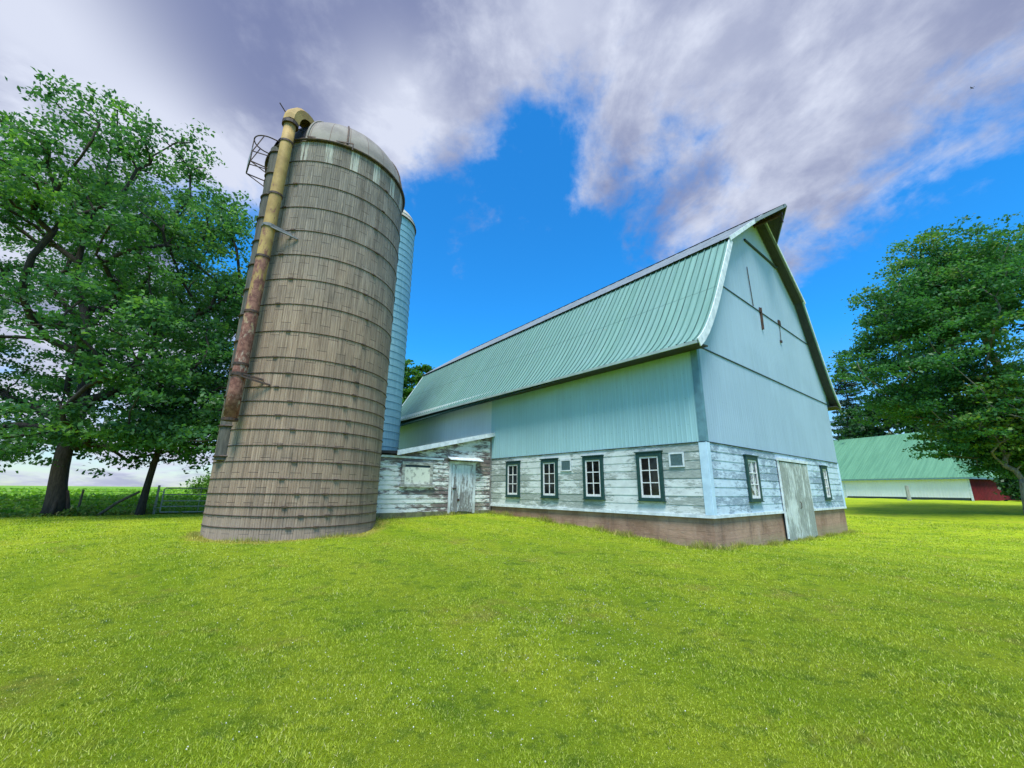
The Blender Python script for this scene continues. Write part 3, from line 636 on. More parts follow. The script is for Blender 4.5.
# dome with an open hatch sector
m_, N, b = newmat('dome_metal'); o = N.obj(); x, y, z = N.sep(o)
an = N.m('MULTIPLY', N.m('ARCTAN2', y, x), 24/math.pi/2); seg = N.white(N.m('FLOOR', an)); ln = N.m('LESS_THAN', N.m('ABSOLUTE', N.m('SUBTRACT', N.m('FRACT', an), .5)), .485)
c = N.mix(N.smooth(N.noise(o, 1.3, 6, .65), .35, .65), (.20, .185, .17), (.29, .27, .24)); c = N.mix(N.m('MULTIPLY', seg, .3), c, (.32, .29, .24))
c = N.mix(N.m('SUBTRACT', 1., ln), c, (.16, .12, .10))
N.put(b.inputs['Base Color'], c); b.inputs['Roughness'].default_value = .85; b.inputs['Specular IOR Level'].default_value = .15; M['dome'] = m_
def dome_pt(a, t, r=SR+.03, h=2.1): return cylp(a, r*math.cos(t), 13.0+h*math.sin(t))
HA0, HA1 = -130, -92
mb = MB(); aa = list(np.arange(HA1, 360+HA0+.1, (360+HA0-HA1)/60)); tt = list(np.linspace(0, math.pi/2-.02, 14))
mb.grid([[dome_pt(a, t) for a in aa] for t in tt])
mb.grid([[dome_pt(a, t) for a in np.linspace(HA0, HA1, 9)] for t in tt[8:]])
mb.add([dome_pt(a, tt[-1]) for a in aa], [tuple(range(len(aa)))])
mb.build('dome', M['dome'], silo, smooth=True)
mb = MB(); tt2 = list(np.linspace(0, math.pi/2-.05, 12)); mb.grid([[dome_pt(a, t, SR-.05, 2.02) for a in range(-180, 181, 10)] for t in tt2]); mb.build('dome_dark_backing', mat('dark_interior', (.02, .022, .03), .9), silo)  # dark sheet stands in for the shade inside the open dome
for ra in (-62, -5, 60, 120, 178):
    mb = MB(); mb.tube([dome_pt(ra, t, SR+.05, 2.12) for t in tt], .03, 6); mb.build('dome_rib', M['rebar'], silo)
mb = MB(); mb.tube([dome_pt(a, 0, SR+.06) for a in range(0, 360, 5)], .04, 6, closed=True); mb.build('dome_rim', M['rebar'], silo)
mb = MB()
for a, b_ in (((-92), 13.03), ((-60), 13.03)): pass
mb.bar(cylp(-92, SR+.06, 13.12), cylp(-58, SR+.14, 13.12), .03, .04); mb.bar(cylp(-58, SR+.14, 13.12), cylp(-58, SR+.14, 12.86), .03, .03); mb.bar(cylp(-92, SR+.06, 13.12), cylp(-58, SR-.2, 13.4), .03, .03); mb.build('hatch_rail', M['iron'], silo)
# hatch door frame (dark edge)
mb = MB(); mb.tube([dome_pt(HA1, t, SR+.05) for t in tt[:9]], .035, 6); mb.build('hatch_edge', M['dome'], silo)
# filler pipe: yellow paint, rusting away below
m_, N, b = newmat('pipe_paint'); o = N.obj(); x, y, z = N.sep(o)
nz_ = N.noise(N.vm('MULTIPLY', o, (3, 3, 1.1)), 2.2, 7, .72, .4)
t = N.m('ADD', N.m('MULTIPLY', z, .11), N.m('MULTIPLY', N.m('SUBTRACT', nz_, .5), 2.2))
yc = N.mix(N.smooth(N.noise(o, 2.5, 4, .6), .35, .65), (.30, .19, .055), (.43, .29, .09)); rc_ = N.mix(N.smooth(N.noise(o, 7, 5, .7), .4, .6), (.13, .045, .028), (.27, .12, .08))
ru = N.mix(N.smooth(nz_, .52, .62, 0, .8), rc_, (.50, .42, .32))
c = N.mix(N.smooth(t, .78, .98), ru, yc)
N.put(b.inputs['Base Color'], c); b.inputs['Roughness'].default_value = .7; M['pipe'] = m_
pipe_pts = []; 
for z in np.linspace(3.4, 13.3, 12):
    a = -108.5+(z-3.4)/9.9*7.0; pipe_pts.append(Vector(cylp(a, SR+.34, z)))
mb = MB(); PR = .182; mb.tube(pipe_pts, [PR*1.05]+[PR]*10+[PR], 16); 
pp = mb.build('filler_pipe', M['pipe'], silo, smooth=False)
for pl_ in pp.data.polygons: pl_.use_smooth = len(pl_.vertices) == 4
# goose-neck, flat open-bottomed spout
top = pipe_pts[-1]; inw = Vector((-top.x, -top.y, 0)).normalized(); side = Vector((-inw.y, inw.x, 0))
arc = []; 
for k in range(11):
    th = math.pi*k/10*.86; arc.append(top+inw*(.62-.62*math.cos(th))+Vector((0, 0, .12+.72*math.sin(th))))
mb = MB(); rows = []
for k, p_ in enumerate(arc):
    t_ = (arc[min(k+1, 10)]-arc[max(k-1, 0)]).normalized(); n_ = side.cross(t_).normalized()
    if n_.dot(p_-(top+inw*.62)) < 0: n_ = -n_
    rows.append([p_+side*.22-n_*.14, p_+side*.22+n_*.12, p_+side*.12+n_*.21, p_-side*.12+n_*.21, p_-side*.22+n_*.12, p_-side*.22-n_*.14])
mb.grid(rows); mb.grid([[q*1.0-(q-p_)*.12 for q in r] for r, p_ in zip(rows, arc)])
mb.build('gooseneck', M['pipe'], silo)
mb = MB(); mb.tube([top+Vector((0, 0, -.02)), top+Vector((0, 0, .10))], .25, 16); mb.build('pipe_collar', M['iron'], silo)
mb = MB(); mb.bar(arc[2]+side*.2, arc[2]+side*.2-inw*.45+Vector((0, 0, .12)), .025, .025); mb.bar(arc[1]+inw*.15, arc[7]-Vector((0, 0, .2)), .025, .025); mb.bar(arc[0]+inw*.15, arc[8]-Vector((0, 0, .15)), .02, .02); mb.build('deflector_rod', M['iron'], silo)
for z in (3.42, 5.0, 6.6, 8.4, 10.6, 12.6):
    a = -108.5+(z-3.4)/9.9*7.0; c_ = Vector(cylp(a, SR+.34, z))
    mb = MB(); mb.tube([c_-Vector((0, 0, .035)), c_+Vector((0, 0, .035))], PR+.02, 16); mb.build('pipe_band', M['iron'], silo)
for z in (4.7, 9.45):
    a = -108.5+(z-3.4)/9.9*7.0; c_ = Vector(cylp(a, SR+.34, z)); mb = MB()
    mb.bar(c_+Vector(cylp(a, .23, 0)), Vector(cylp(a+17, SR+.03, z-.25)), .05, .05); mb.bar(c_+Vector(cylp(a+80, .2, 0)), Vector(cylp(a+12, SR+.03, z-.1)), .05, .05)
    mb.tube([c_-Vector((0, 0, .05)), c_+Vector((0, 0, .05))], PR+.03, 16); mb.build('pipe_bracket', mat('bracket_steel', (.16, .17, .17), .6, .1) if z > 6 else M['iron'], silo)
# unloading chute with hoops and ladder behind the pipe
mb = MB(); CA = -124; cc = Vector(cylp(CA, SR-.20, 0)); ring = []
for k in range(13):
    th = R_(CA)-math.pi/2*1.05+math.pi*1.05*k/12; ring.append((cc.x+.34*math.cos(th), cc.y+.34*math.sin(th)))
mb.grid([[(x_, y_, z) for x_, y_ in ring] for z in (2.35, 13.0)]); mb.grid([[(cc.x+(x_-cc.x)*.94, cc.y+(y_-cc.y)*.94, z) for x_, y_ in ring] for z in (2.35, 13.0)])
ch = mb.build('chute', mat('chute_steel', (.11, .105, .085), .8, .0, col2=(.05, .05, .04), scale=3, stretch=(3, 3, .5)), silo)
for k in range(13):
    z = 2.45+k*.86; mb = MB(); mb.tube([(cc.x+(x_-cc.x)*1.06, cc.y+(y_-cc.y)*1.06, z) for x_, y_ in ring], .03, 6); mb.build('chute_band', M['iron'], ch)
# platform cage at the top of the chute
od = Vector((math.cos(R_(CA-16)), math.sin(R_(CA-16)), 0)); os_ = Vector((-od.y, od.x, 0)); cen = Vector(cylp(CA-12, SR-.05, 0))
def cg(o_, s_, z): q = cen+od*(o_*.85)+os_*s_; return Vector((q.x, q.y, z-.3))
mb = MB(); ringp = [cg(.15+.55*math.sin(t), .42*math.cos(t), 13.75) for t in np.linspace(0, math.pi, 14)]
mb.tube([cg(-.3, .42, 13.75)]+ringp+[cg(-.3, -.42, 13.75)], .022, 6)
for t in (.5, 1.57, 2.64): q = cg(.15+.55*math.sin(t), .42*math.cos(t), 13.75); mb.tube([q, cg(.72, .38*math.cos(t), 12.95)], .018, 5)
for s_ in (-.38, .38): mb.tube([cg(-.3, s_, 12.55), cg(.72, s_, 12.55)], .022, 5); mb.tube([cg(-.3, s_, 13.1), cg(.72, s_, 12.95)], .018, 5); mb.tube([cg(.72, s_, 12.55), cg(.72, s_, 12.95)], .02, 5); mb.tube([cg(-.3, s_, 12.2), cg(.72, s_, 12.55)], .018, 5)
mb.tube([cg(.72, -.38, 12.55), cg(.72, .38, 12.55)], .022, 5); mb.build('platform_cage', M['iron'], silo)
mb = MB(); mb.prism([(-.38, 12.57), (.38, 12.57), (.38, 13.08), (-.38, 13.08)], lambda a, b_: tuple(cg(.73, a, b_)), lambda a, b_: tuple(cg(.75, a, b_))); mb.build('platform_panel', M['galv'], silo)

# ------------------------------------------------------------------ pale blue second silo behind
BS = BW(-3.6, 16.3); BR = 1.72; BT = 16.9
m_, N, b = newmat('pale_blue_staves'); o = N.obj(); x, y, z = N.sep(o); cu = N.m('MULTIPLY', N.m('ARCTAN2', y, x), BR)
c = N.mix(N.smooth(N.noise(N.comb(N.m('MULTIPLY', cu, 6.), N.m('MULTIPLY', z, .4), 0.), 1.2, 5, .65), .3, .7), (.15, .33, .38), (.22, .43, .48))
c = N.mix(N.smooth(N.noise(o, 1.1, 5, .6), .5, .7, 0, .5), c, (.27, .47, .51))
N.put(b.inputs['Base Color'], c); b.inputs['Roughness'].default_value = .6
bsilo = thing('blue_silo', (BS.x, BS.y, 0), 0, 'slim pale blue silo half hidden behind the brown silo', 'silo')
mb = MB(); pr = []
for k in range(44):
    for f2, dd in ((0, -.004), (.1, 0), (.9, 0)): pr.append(((k+f2)*360/44, dd))
mb.grid([[cylp(a, BR+dd, z) for a, dd in pr+[pr[0]]] for z in (-.3, 6, 12, BT)]); mb.build('silo_wall', m_, bsilo)
for k in range(44):
    mb = MB(); z = .6+k*.385
    mb.tube([cylp(a, BR+.008, z) for a in range(0, 360, 8)], .014, 5, closed=True); mb.build('hoop', M['teal_trim'], bsilo)
mb = MB(); tt = list(np.linspace(0, math.pi/2-.02, 10)); mb.grid([[cylp(a, (BR+.04)*math.cos(t), BT+1.25*math.sin(t)) for a in range(0, 361, 10)] for t in tt]); mb.build('dome', mat('cream_dome', (.55, .52, .42), .6), bsilo, smooth=True)
mb = MB(); mb.tube([cylp(a, BR+.05, BT) for a in range(0, 360, 8)], .04, 5, closed=True); mb.build('dome_rim', M['rebar'], bsilo)

# ------------------------------------------------------------------ machine shed, far right
PRt = Vector((51.9, 48.2, 0)); PLt = Vector((47.2, 60.7, 0)); dl = (PLt-PRt).normalized(); rot = math.atan2(-dl.y, -dl.x)   # local +x towards the near right corner
ms = thing('machine_shed', (PRt.x, PRt.y, .62), rot, 'long white machine shed with green metal roof and a red end wall', 'shed')
LN, WD, WH = 38., 15., 2.85       # local: wall from x=-LN..0, building extends to +y
mb = MB(); rb = ribs(-LN, 0, .3, .08, .02)
mb.grid([[(t, -.01-dd, .52 if t > -13 else .0) for t, dd in rb], [(t, -.01-dd, WH) for t, dd in rb]]); mb.box((-LN, 0, .54), (-.02, .1, WH)); mb.build('front_wall', M['wall_white_metal'], ms)
mb = MB(); mb.box((-13, .004, -.3), (-.3, .25, .53)); mb.build('wall_gap', M['dark_line'], ms)
mb = MB(); rb = ribs(0, WD, .3, .08, .02); mb.grid([[(.01+dd, t, -.5) for t, dd in rb], [(.01+dd, t, WH) for t, dd in rb]]); mb.box((-.1, .1, -.5), (0, WD, WH)); mb.build('end_wall', mat('red_end_wall', (.17, .010, .018), .8, col2=(.11, .007, .012), scale=2), ms)
mb = MB(); mb.box((-LN, WD-.1, -.5), (0, WD, WH)); mb.box((-LN, .1, -.5), (-LN+.1, WD-.1, WH)); mb.build('rear_walls', M['wall_white_metal'], ms)
mb = MB(); mb.box((-.14, -.06, -.4), (.05, -.012, WH)); mb.build('corner_trim', M['white_trim'], ms)
RH = 6.4; ov = .45; HX = 6.5
def rs(t, f): return (t, -ov+(WD/2+ov)*f, WH+.02+RH*f)
mb = MB(); rb = ribs(-LN-.4, ov, .3, .07, .035)
def hx(t, f): return min(t, ov-HX*f)
mb.grid([[(hx(t, f), -ov+(WD/2+ov)*f, WH-.05+RH*f+dd) for t, dd in rb] for f in (0, .25, .5, .75, 1)])
mb.grid([[(hx(t, f), WD+ov-(WD/2+ov)*f, WH-.05+RH*f+dd) for t, dd in rb] for f in (1, .75, .5, .25, 0)])
rb = ribs(-ov, WD+ov, .3, .07, .035)
mb.grid([[(ov-HX*f, min(max(t, -ov+(WD/2+ov)*f), WD+ov-(WD/2+ov)*f), WH-.05+RH*f+dd) for t, dd in rb] for f in (0, .5, 1)])
m_, N, b = newmat('far_green_roof'); o = N.obj()
c = N.mix(N.smooth(N.noise(N.vm('MULTIPLY', o, (4, .25, .25)), 1, 5, .6), .3, .7), (.07, .21, .12), (.11, .285, .165)); N.put(b.inputs['Base Color'], c); b.inputs['Roughness'].default_value = .55
mb.build('roof', m_, ms)
mb = MB(); mb.box((-LN-.4, -ov-.03, WH-.24), (ov, -ov+.02, WH-.07)); mb.box((ov-.02, -ov, WH-.24), (ov+.03, WD+ov, WH-.07)); mb.build('gutter', M['teal_trim'], ms)
gx = -13.2; 
mb = MB(); mb.box((gx, -.06, .0), (gx+.12, -.015, WH)); mb.build('wall_joint_trim', M['white_trim'], ms)
pq = ms_p = Vector((44.0, 47.6, 0)); 

# ------------------------------------------------------------------ small posts, gate, fence
m_wood = mat('old_post_wood', (.13, .12, .09), .9, col2=(.05, .045, .035), scale=5, stretch=(5, 5, .6), bump=.3)
def post(x_, y_, h, r, label, cat, name, lean=(0, 0), mm_=None, group=None):
    o = thing(name, (x_, y_, tz(x_, y_)-.15), 0, label, cat, group) if False else None
    mb = MB(); n = 6; pts = [Vector((lean[0]*k/n*h, lean[1]*k/n*h, k/n*(h+.15))) for k in range(n+1)]
    mb.tube(pts, [r*(1.06-.12*k/n+random.uniform(-.03, .03)) for k in range(n+1)], 9)
    ob = mb.build(name, mm_ or m_wood); ob.location = (x_, y_, tz(x_, y_)-.15); return tag(ob, label, cat, group)
post(42.9, 46.3, 1.55, .17, 'short grey wooden post in front of the white machine shed', 'post', 'wooden_post', (.02, 0), mat('grey_post', (.36, .40, .36), .85, col2=(.2, .22, .2), scale=4, stretch=(4, 4, .5)))
# pipe gate
g0 = Vector((-16.85, 20.85, 0)); g1 = g0+Vector((.884, .467, 0))*4.1
gate = thing('pipe_gate', (g0.x, g0.y, tz(g0.x, g0.y)), math.atan2(.467, .884), 'grey steel pipe gate with five rails beside the brown silo', 'gate')
LG = 4.1; m_gate = mat('gate_steel', (.24, .27, .24), .55, .1, col2=(.34, .34, .31), scale=5)
mb = MB(); mb.tube([(0, 0, .12), (0, 0, 1.16), (.06, 0, 1.22), (LG-.06, 0, 1.22), (LG, 0, 1.16), (LG, 0, .12), (LG-.02, 0, .1), (.02, 0, .1)], .03, 7, closed=True); mb.build('gate_frame', m_gate, gate)
for z in (.36, .62, .92): mb = MB(); mb.tube([(.02, 0, z), (LG-.02, 0, z)], .028, 6); mb.build('rail', m_gate, gate)
for x_ in (LG*.36, LG*.68): mb = MB(); mb.bar((x_, -.02, .1), (x_, -.02, 1.22), .06, .015); mb.build('upright', m_gate, gate)
mb = MB(); mb.tube([(-.22, 0, -.3), (-.22, 0, 1.35)], .05, 8); mb.bar((-.22, 0, .3), (0, 0, .3), .02, .03); mb.bar((-.22, 0, 1.05), (0, 0, 1.05), .02, .03); mb.build('gate_post', m_gate, gate)
for i in range(4):      # wire fence running left from the corner post
    q = Vector((FA[0]-FD[0]*(2.6+i*3.6), FA[1]-FD[1]*(2.6+i*3.6)-.1, 0))
    post(q.x, q.y, 1.15+.05*math.sin(i*2), .045, ['thin fence post', 'second thin fence post', 'third thin fence post', 'fourth thin fence post', 'fifth thin fence post', 'sixth thin fence post', 'seventh thin fence post'][i]+' counted leftwards from the thin tree trunk', 'fence post', 'fence_post', (random.uniform(-.06, .06), 0), None, 'fence posts along the crop field')
wf = MB()
for z in (.35, .7, 1.05):
    pts = []
    for i in range(30):
        s_ = i*25/29; q = (FA[0]-FD[0]*s_, FA[1]-FD[1]*s_-.1); pts.append((*q, tz(*q)+z+.02*math.sin(i)))
    wf.tube(pts, .006, 4)
tag(wf.build('fence_wire', M['iron']), 'three strands of thin wire strung along the crop field fence posts', 'fence wire')
br_a = Vector((-18.9, 19.75, tz(-18.9, 19.75)+.05)); br_b = Vector((-17.35, 20.05, tz(-17.35, 20.05)+1.05))
mb = MB(); mb.tube([br_a-Vector((0, 0, .15)), br_a.lerp(br_b, .5)+Vector((0, 0, .02)), br_b], [.07, .065, .055], 8); tag(mb.build('brace_pole', m_wood), 'slanting dark pole propped against the thin tree trunk', 'brace')

# ------------------------------------------------------------------ trees
def leaf_mat(name, c1, c2, trans=.35, c3=None):
    m = bpy.data.materials.new(name); m.use_nodes = True; N = NT(m.node_tree); N.n.remove(N.n['Principled BSDF']); out = N.n['Material Output']
    a = N.attr('tint')['Fac'] if 'Fac' in [q.name for q in N.attr('tint')] else N.attr('tint')[2]
    c = N.mix(a, c1, c2)
    if c3: c = N.mix(N.smooth(a, .86, 1.0), c, c3)
    d_ = N.node('ShaderNodeBsdfPrincipled'); N.put(d_.inputs['Base Color'], c); d_.inputs['Roughness'].default_value = .5; d_.inputs['Specular IOR Level'].default_value = .35
    t_ = N.node('ShaderNodeBsdfTranslucent'); N.put(t_.inputs['Color'], N.mix(1., c, (1.25, 1.35, .6), 'MULTIPLY'))
    x_ = N.node('ShaderNodeMixShader'); x_.inputs[0].default_value = trans; N.l.new(d_.outputs[0], x_.inputs[1]); N.l.new(t_.outputs[0], x_.inputs[2]); N.l.new(x_.outputs[0], out.inputs[0]); return m
def bark(name, c1, c2): return mat(name, c1, .9, col2=c2, scale=7, stretch=(3, 3, .6), bump=.6)

def quads(cen, nrm, siz, asp, rg):
    """leaf shaped folded quads around centres"""
    n = len(cen); r1 = rg.normal(size=(n, 3)); t = np.cross(nrm, r1); t /= np.linalg.norm(t, axis=1)[:, None]+1e-9; b_ = np.cross(nrm, t)
    s_ = siz[:, None]
    V = np.stack([cen-t*s_, cen-b_*s_*asp+nrm*s_*.18, cen+t*s_, cen+b_*s_*asp+nrm*s_*.18], 1).reshape(-1, 3)
    return V, np.arange(n*4).reshape(-1, 4)

def tree(name, label, cat, base, pts, fork, trunk_r, nleaf, leaf_s, lm, bm, cl_r=.9, flat=.5, seed=1, group=None, lead=None, power=.42, minr=.015, droop=0., path_pen=.35, sides=8):
    rg = np.random.default_rng(seed)
    base = np.array([base[0], base[1], tz(base[0], base[1])]); fork = np.array(fork, float)
    root = thing(name, tuple(base), 0, label, cat, group)
    nodes = [base-np.array([0, 0, .4])]; par = [-1]; nT = 7
    bend = rg.normal(size=(3,))*.12; bend[2] = 0
    for k in range(1, nT+1):
        f_ = k/nT; nodes.append(base+(fork-base)*f_+bend*math.sin(math.pi*f_)); par.append(len(nodes)-2)
    if lead is not None:
        lead = np.array(lead, float); p0 = nodes[-1]; m = 8
        for k in range(1, m+1):
            f_ = k/m; nodes.append(p0+(lead-p0)*f_+rg.normal(size=3)*.18); par.append(len(nodes)-2)
    firstfree = nT-1
    plen = [0.]*len(nodes)
    for i in range(1, len(nodes)): plen[i] = plen[par[i]]+np.linalg.norm(nodes[i]-nodes[par[i]])
    order = np.argsort(np.linalg.norm(pts-fork, axis=1)); tips = []
    for ii in order:
        q = pts[ii]; A = np.array(nodes[firstfree:]); dd = np.linalg.norm(A-q, axis=1)
        low_pen = np.maximum(0, A[:, 2]-q[2]+.15*dd)*.8
        cost = dd+path_pen*np.array(plen[firstfree:])+low_pen
        j = int(np.argmin(cost))+firstfree; p0 = nodes[j]; D = np.linalg.norm(q-p0); m = max(2, int(D/.9)); prev = j
        pd = nodes[j]-nodes[par[j]]; pd /= np.linalg.norm(pd)+1e-9
        mid = p0+(q-p0)*.45+pd*D*.16+np.array([0, 0, D*.10])
        for k in range(1, m+1):
            f_ = k/m; b3 = (1-f_)**2*p0+2*f_*(1-f_)*mid+f_*f_*q
            b3 = b3+rg.normal(size=3)*.05*D*(0 if k == m else 1)
            nodes.append(b3); par.append(prev); plen.append(plen[prev]+np.linalg.norm(b3-nodes[prev])); prev = len(nodes)-1
        tips.append(prev)
    cnt = np.zeros(len(nodes))
    for t_ in tips: cnt[t_] += 1
    for i in range(len(nodes)-1, 0, -1):
        cnt[i] = max(cnt[i], .6); cnt[par[i]] += cnt[i] if par[i] >= 0 else 0
    tot = cnt[nT]; rad = np.maximum(minr, trunk_r*(np.minimum(cnt, tot)/tot)**power)
    for k in range(nT+1): rad[k] = trunk_r*(1+.55*math.exp(-k*1.1))*(1.0-.12*k/nT)
    nodes = np.array(nodes); par = np.array(par)
    mb = MB(); mb.tube([tuple(p-base) for p in nodes[:nT+1]], list(rad[:nT+1]), 16)
    if trunk_r > .3:      # buttress the foot
        for k in range(5):
            a = k*1.257+rg.uniform(0, .6); o_ = np.array([math.cos(a), math.sin(a), 0])*trunk_r
            mb.tube([tuple(o_*.55+np.array([0, 0, 1.1])), tuple(o_*1.05+np.array([0, 0, .35])), tuple(o_*1.65+np.array([0, 0, -.15]))], [trunk_r*.25, trunk_r*.38, trunk_r*.22], 7)
    mb.build('trunk', bm, root, smooth=True)
    # limbs (vectorised cones)
    e = np.arange(nT+1, len(nodes)); a = nodes[par[e]]; c_ = nodes[e]; ra = np.minimum(rad[par[e]], rad[e]*1.35); rc_ = rad[e]; n = sides
    t = c_-a; t /= np.linalg.norm(t, axis=1)[:, None]+1e-9; ref = np.where(np.abs(t[:, 2:3]) > .9, [[1., 0, 0]], [[0, 0, 1.]]); u = np.cross(t, ref); u /= np.linalg.norm(u, axis=1)[:, None]+1e-9; v_ = np.cross(t, u)
    th = np.arange(n)*2*math.pi/n; ci = np.cos(th)[None, :, None]; si = np.sin(th)[None, :, None]
    off = u[:, None]*ci+v_[:, None]*si
    ring0 = (a-t*ra[:, None]*.3)[:, None]+off*ra[:, None, None]; ring1 = (c_+t*rc_[:, None]*.3)[:, None]+off*rc_[:, None, None]
    V = np.concatenate([ring0, ring1], 1).reshape(-1, 3)-base; bi = (np.arange(len(e))*2*n)[:, None]; kk = np.arange(n)
    F = np.stack([bi+kk, bi+(kk+1) % n, bi+n+(kk+1) % n, bi+n+kk], -1).reshape(-1, 4)
    raw_mesh('limbs', V, F, bm, root, smooth=True)
    # leaves: flattened sprays round every tip
    T = nodes[tips]; ncl = len(T); per = max(1, nleaf//ncl)
    sub = 6; sc_ = T[:, None]+rg.normal(size=(ncl, sub, 3))*np.array([cl_r*.75, cl_r*.75, cl_r*.42]); sc_[:, :, 2] -= droop*np.linalg.norm((sc_-T[:, None])[:, :, :2], axis=2)
    sc_ = sc_.reshape(-1, 3); perS = max(1, per//sub)
    cen = sc_[:, None]+rg.normal(size=(len(sc_), perS, 3))*np.array([cl_r*.42, cl_r*.42, cl_r*.42*flat*.55])
    tint = np.clip(.5+rg.normal(size=(ncl, 1, 1))*.17+rg.normal(size=(ncl, sub, 1))*.14+rg.normal(size=(ncl, sub, perS))*.16, 0, 1).reshape(-1)
    cen = cen.reshape(-1, 3); nr = rg.normal(size=cen.shape)*.75+np.array([0, 0, .8]); nr /= np.linalg.norm(nr, axis=1)[:, None]
    V, F = quads(cen-base, nr, leaf_s*rg.uniform(.6, 1.25, len(cen)), .62, rg)
    raw_mesh('crown', V, F, lm, root, {'tint': np.repeat(tint, 4)})
    return root

def ell(rg, c, r, n, shell=.45, zmin=None, cut=None):
    out = []
    while len(out) < n:
        d_ = rg.normal(size=3); d_ /= np.linalg.norm(d_); rr = shell+(1-shell)*rg.random()**.6
        q = np.array(c)+np.array(r)*d_*rr
        if zmin is not None and q[2] < zmin+rg.random()*.8: continue
        if cut is not None and not cut(q): continue
        out.append(q)
    return np.array(out)

mL = leaf_mat('maple_leaves', (.038, .125, .048), (.09, .235, .070), .46, (.16, .33, .07))
mR = leaf_mat('right_maple_leaves', (.030, .13, .045), (.085, .24, .065), .42, (.14, .24, .05))
mY = leaf_mat('light_leaves', (.05, .14, .02), (.17, .27, .04), .4, (.30, .32, .06))
mC = leaf_mat('conifer_needles', (.012, .045, .028), (.03, .075, .04), .1)
mD = leaf_mat('dark_leaves', (.014, .06, .02), (.04, .13, .035), .3)
bD = bark('dark_bark', (.050, .043, .035), (.022, .019, .016)); bG = bark('grey_bark', (.21, .20, .17), (.10, .095, .08))

rg = np.random.default_rng(3)
TX, TY = -20.25, 19.36
pL = np.concatenate([ell(rg, (-24.0, 20.5, 12.6), (9.2, 9.0, 8.9), 240, .5, 4.5), ell(rg, (-18.8, 19.5, 9.5), (5.6, 7.5, 6.2), 110, .4, 4.0), ell(rg, (-19.5, 20, 15), (5, 6.5, 6.), 70, .5), ell(rg, (-28.5, 21, 15.6), (6.5, 6, 5.2), 70, .4), ell(rg, (-23, 18.5, 6.0), (9, 5.5, 2.2), 75, .3, 3.6), ell(rg, (-15.2, 19.8, 5.6), (2.6, 4.5, 2.2), 30, .3, 3.0), ell(rg, (-22, 18.6, 3.6), (9.5, 4.5, 1.3), 60, .2, 2.3)])
pL = pL[~((np.abs(pL[:, 0]+22.3) < 4.6) & (pL[:, 1] < 20.5) & (pL[:, 2] > 4.4) & (pL[:, 2] < 13.5) & (np.random.default_rng(2).random(len(pL)) < .85))]
tree('maple_tree', 'big dark spreading maple at the left edge of the lawn', 'tree', (TX, TY), pL, (-20.6, 19.5, 5.2), .31, 135000, .108, mL, bD, cl_r=.72, flat=.6, seed=5, lead=(-24, 20.2, 16), path_pen=.30, power=.40, minr=.02)
p2 = ell(rg, (-16.0, 21.4, 5.6), (3.4, 2.6, 2.6), 60, .3, 3.0)
tree('thin_tree', 'thin dark leaning tree beside the pipe gate, under the big maple', 'tree', (-17.2, 20.15), p2, (-17.0, 20.4, 4.4), .14, 10000, .10, mD, bD, cl_r=.7, seed=9)
# right maple
pR = np.concatenate([ell(rg, (32.9, 26, 11.3), (8.4, 8.0, 6.6), 240, .5, 3.8), ell(rg, (25.6, 25.2, 9.6), (3.2, 4.5, 4.2), 75, .4, 4.5), ell(rg, (28.8, 24.5, 5.4), (4.2, 4.0, 1.9), 50, .3, 3.4), ell(rg, (30.2, 24.6, 3.9), (3.4, 3.0, 1.3), 30, .2, 2.3), ell(rg, (33.2, 25, 15.6), (4.8, 5., 3.6), 60, .4), ell(rg, (27.4, 25, 13.6), (3.8, 3.8, 3.2), 60, .4), ell(rg, (29.5, 25, 16.2), (3.2, 3.4, 2.6), 35, .4)])
tree('maple_tree', 'large bright green maple in front of the machine shed', 'tree', (34.2, 27.5), pR, (33.6, 27.2, 4.4), .36, 150000, .108, mR, bG, cl_r=.72, flat=.6, seed=12, lead=(32, 26.4, 13), path_pen=.34)
# pale half-bare tree at the frame edge
rg2 = np.random.default_rng(8)
p3 = ell(rg2, (28.0, 23.4, 5.9), (1.7, 1.7, 3.3), 46, .3, 2.2)
tree('young_tree', 'pale branched young tree with sparse yellow green leaves at the right edge', 'tree', (28.2, 23.6), p3, (28.15, 23.4, 2.4), .13, 3600, .11, mY, bG, cl_r=.6, seed=4, power=.5, minr=.02)
# tree behind the barn
p4 = ell(rg2, (-14.6, 54, 12.2), (5.2, 5.2, 6.3), 110, .45, 5)
tree('round_tree', 'round bright green tree showing between the blue silo and the barn roof', 'tree', (-14.6, 54), p4, (-14.6, 54, 5.5), .35, 26000, .24, leaf_mat('fresh_leaves', (.03, .12, .015), (.09, .24, .03), .35), bD, cl_r=1.0, seed=14, lead=(-14.6, 54, 14))
# more broadleaf trees behind the machine shed
for i, (x_, y_, h, r, lb) in enumerate([(62, 66, 17, 8, 'tall dark tree rising behind the machine shed roof'), (66, 52, 15, 8, 'broad dark tree right of the machine shed at the far edge')]):
    pp_ = ell(rg2, (x_, y_, h*.56), (r, r, h*.44), 90, .4, 1.5)
    tree('background_tree', lb, 'tree', (x_, y_), pp_, (x_, y_, h*.25), .35, 16000, .34, mD, bD, cl_r=1.3, seed=30+i, lead=(x_, y_, h*.75), group='dark trees round the machine shed')

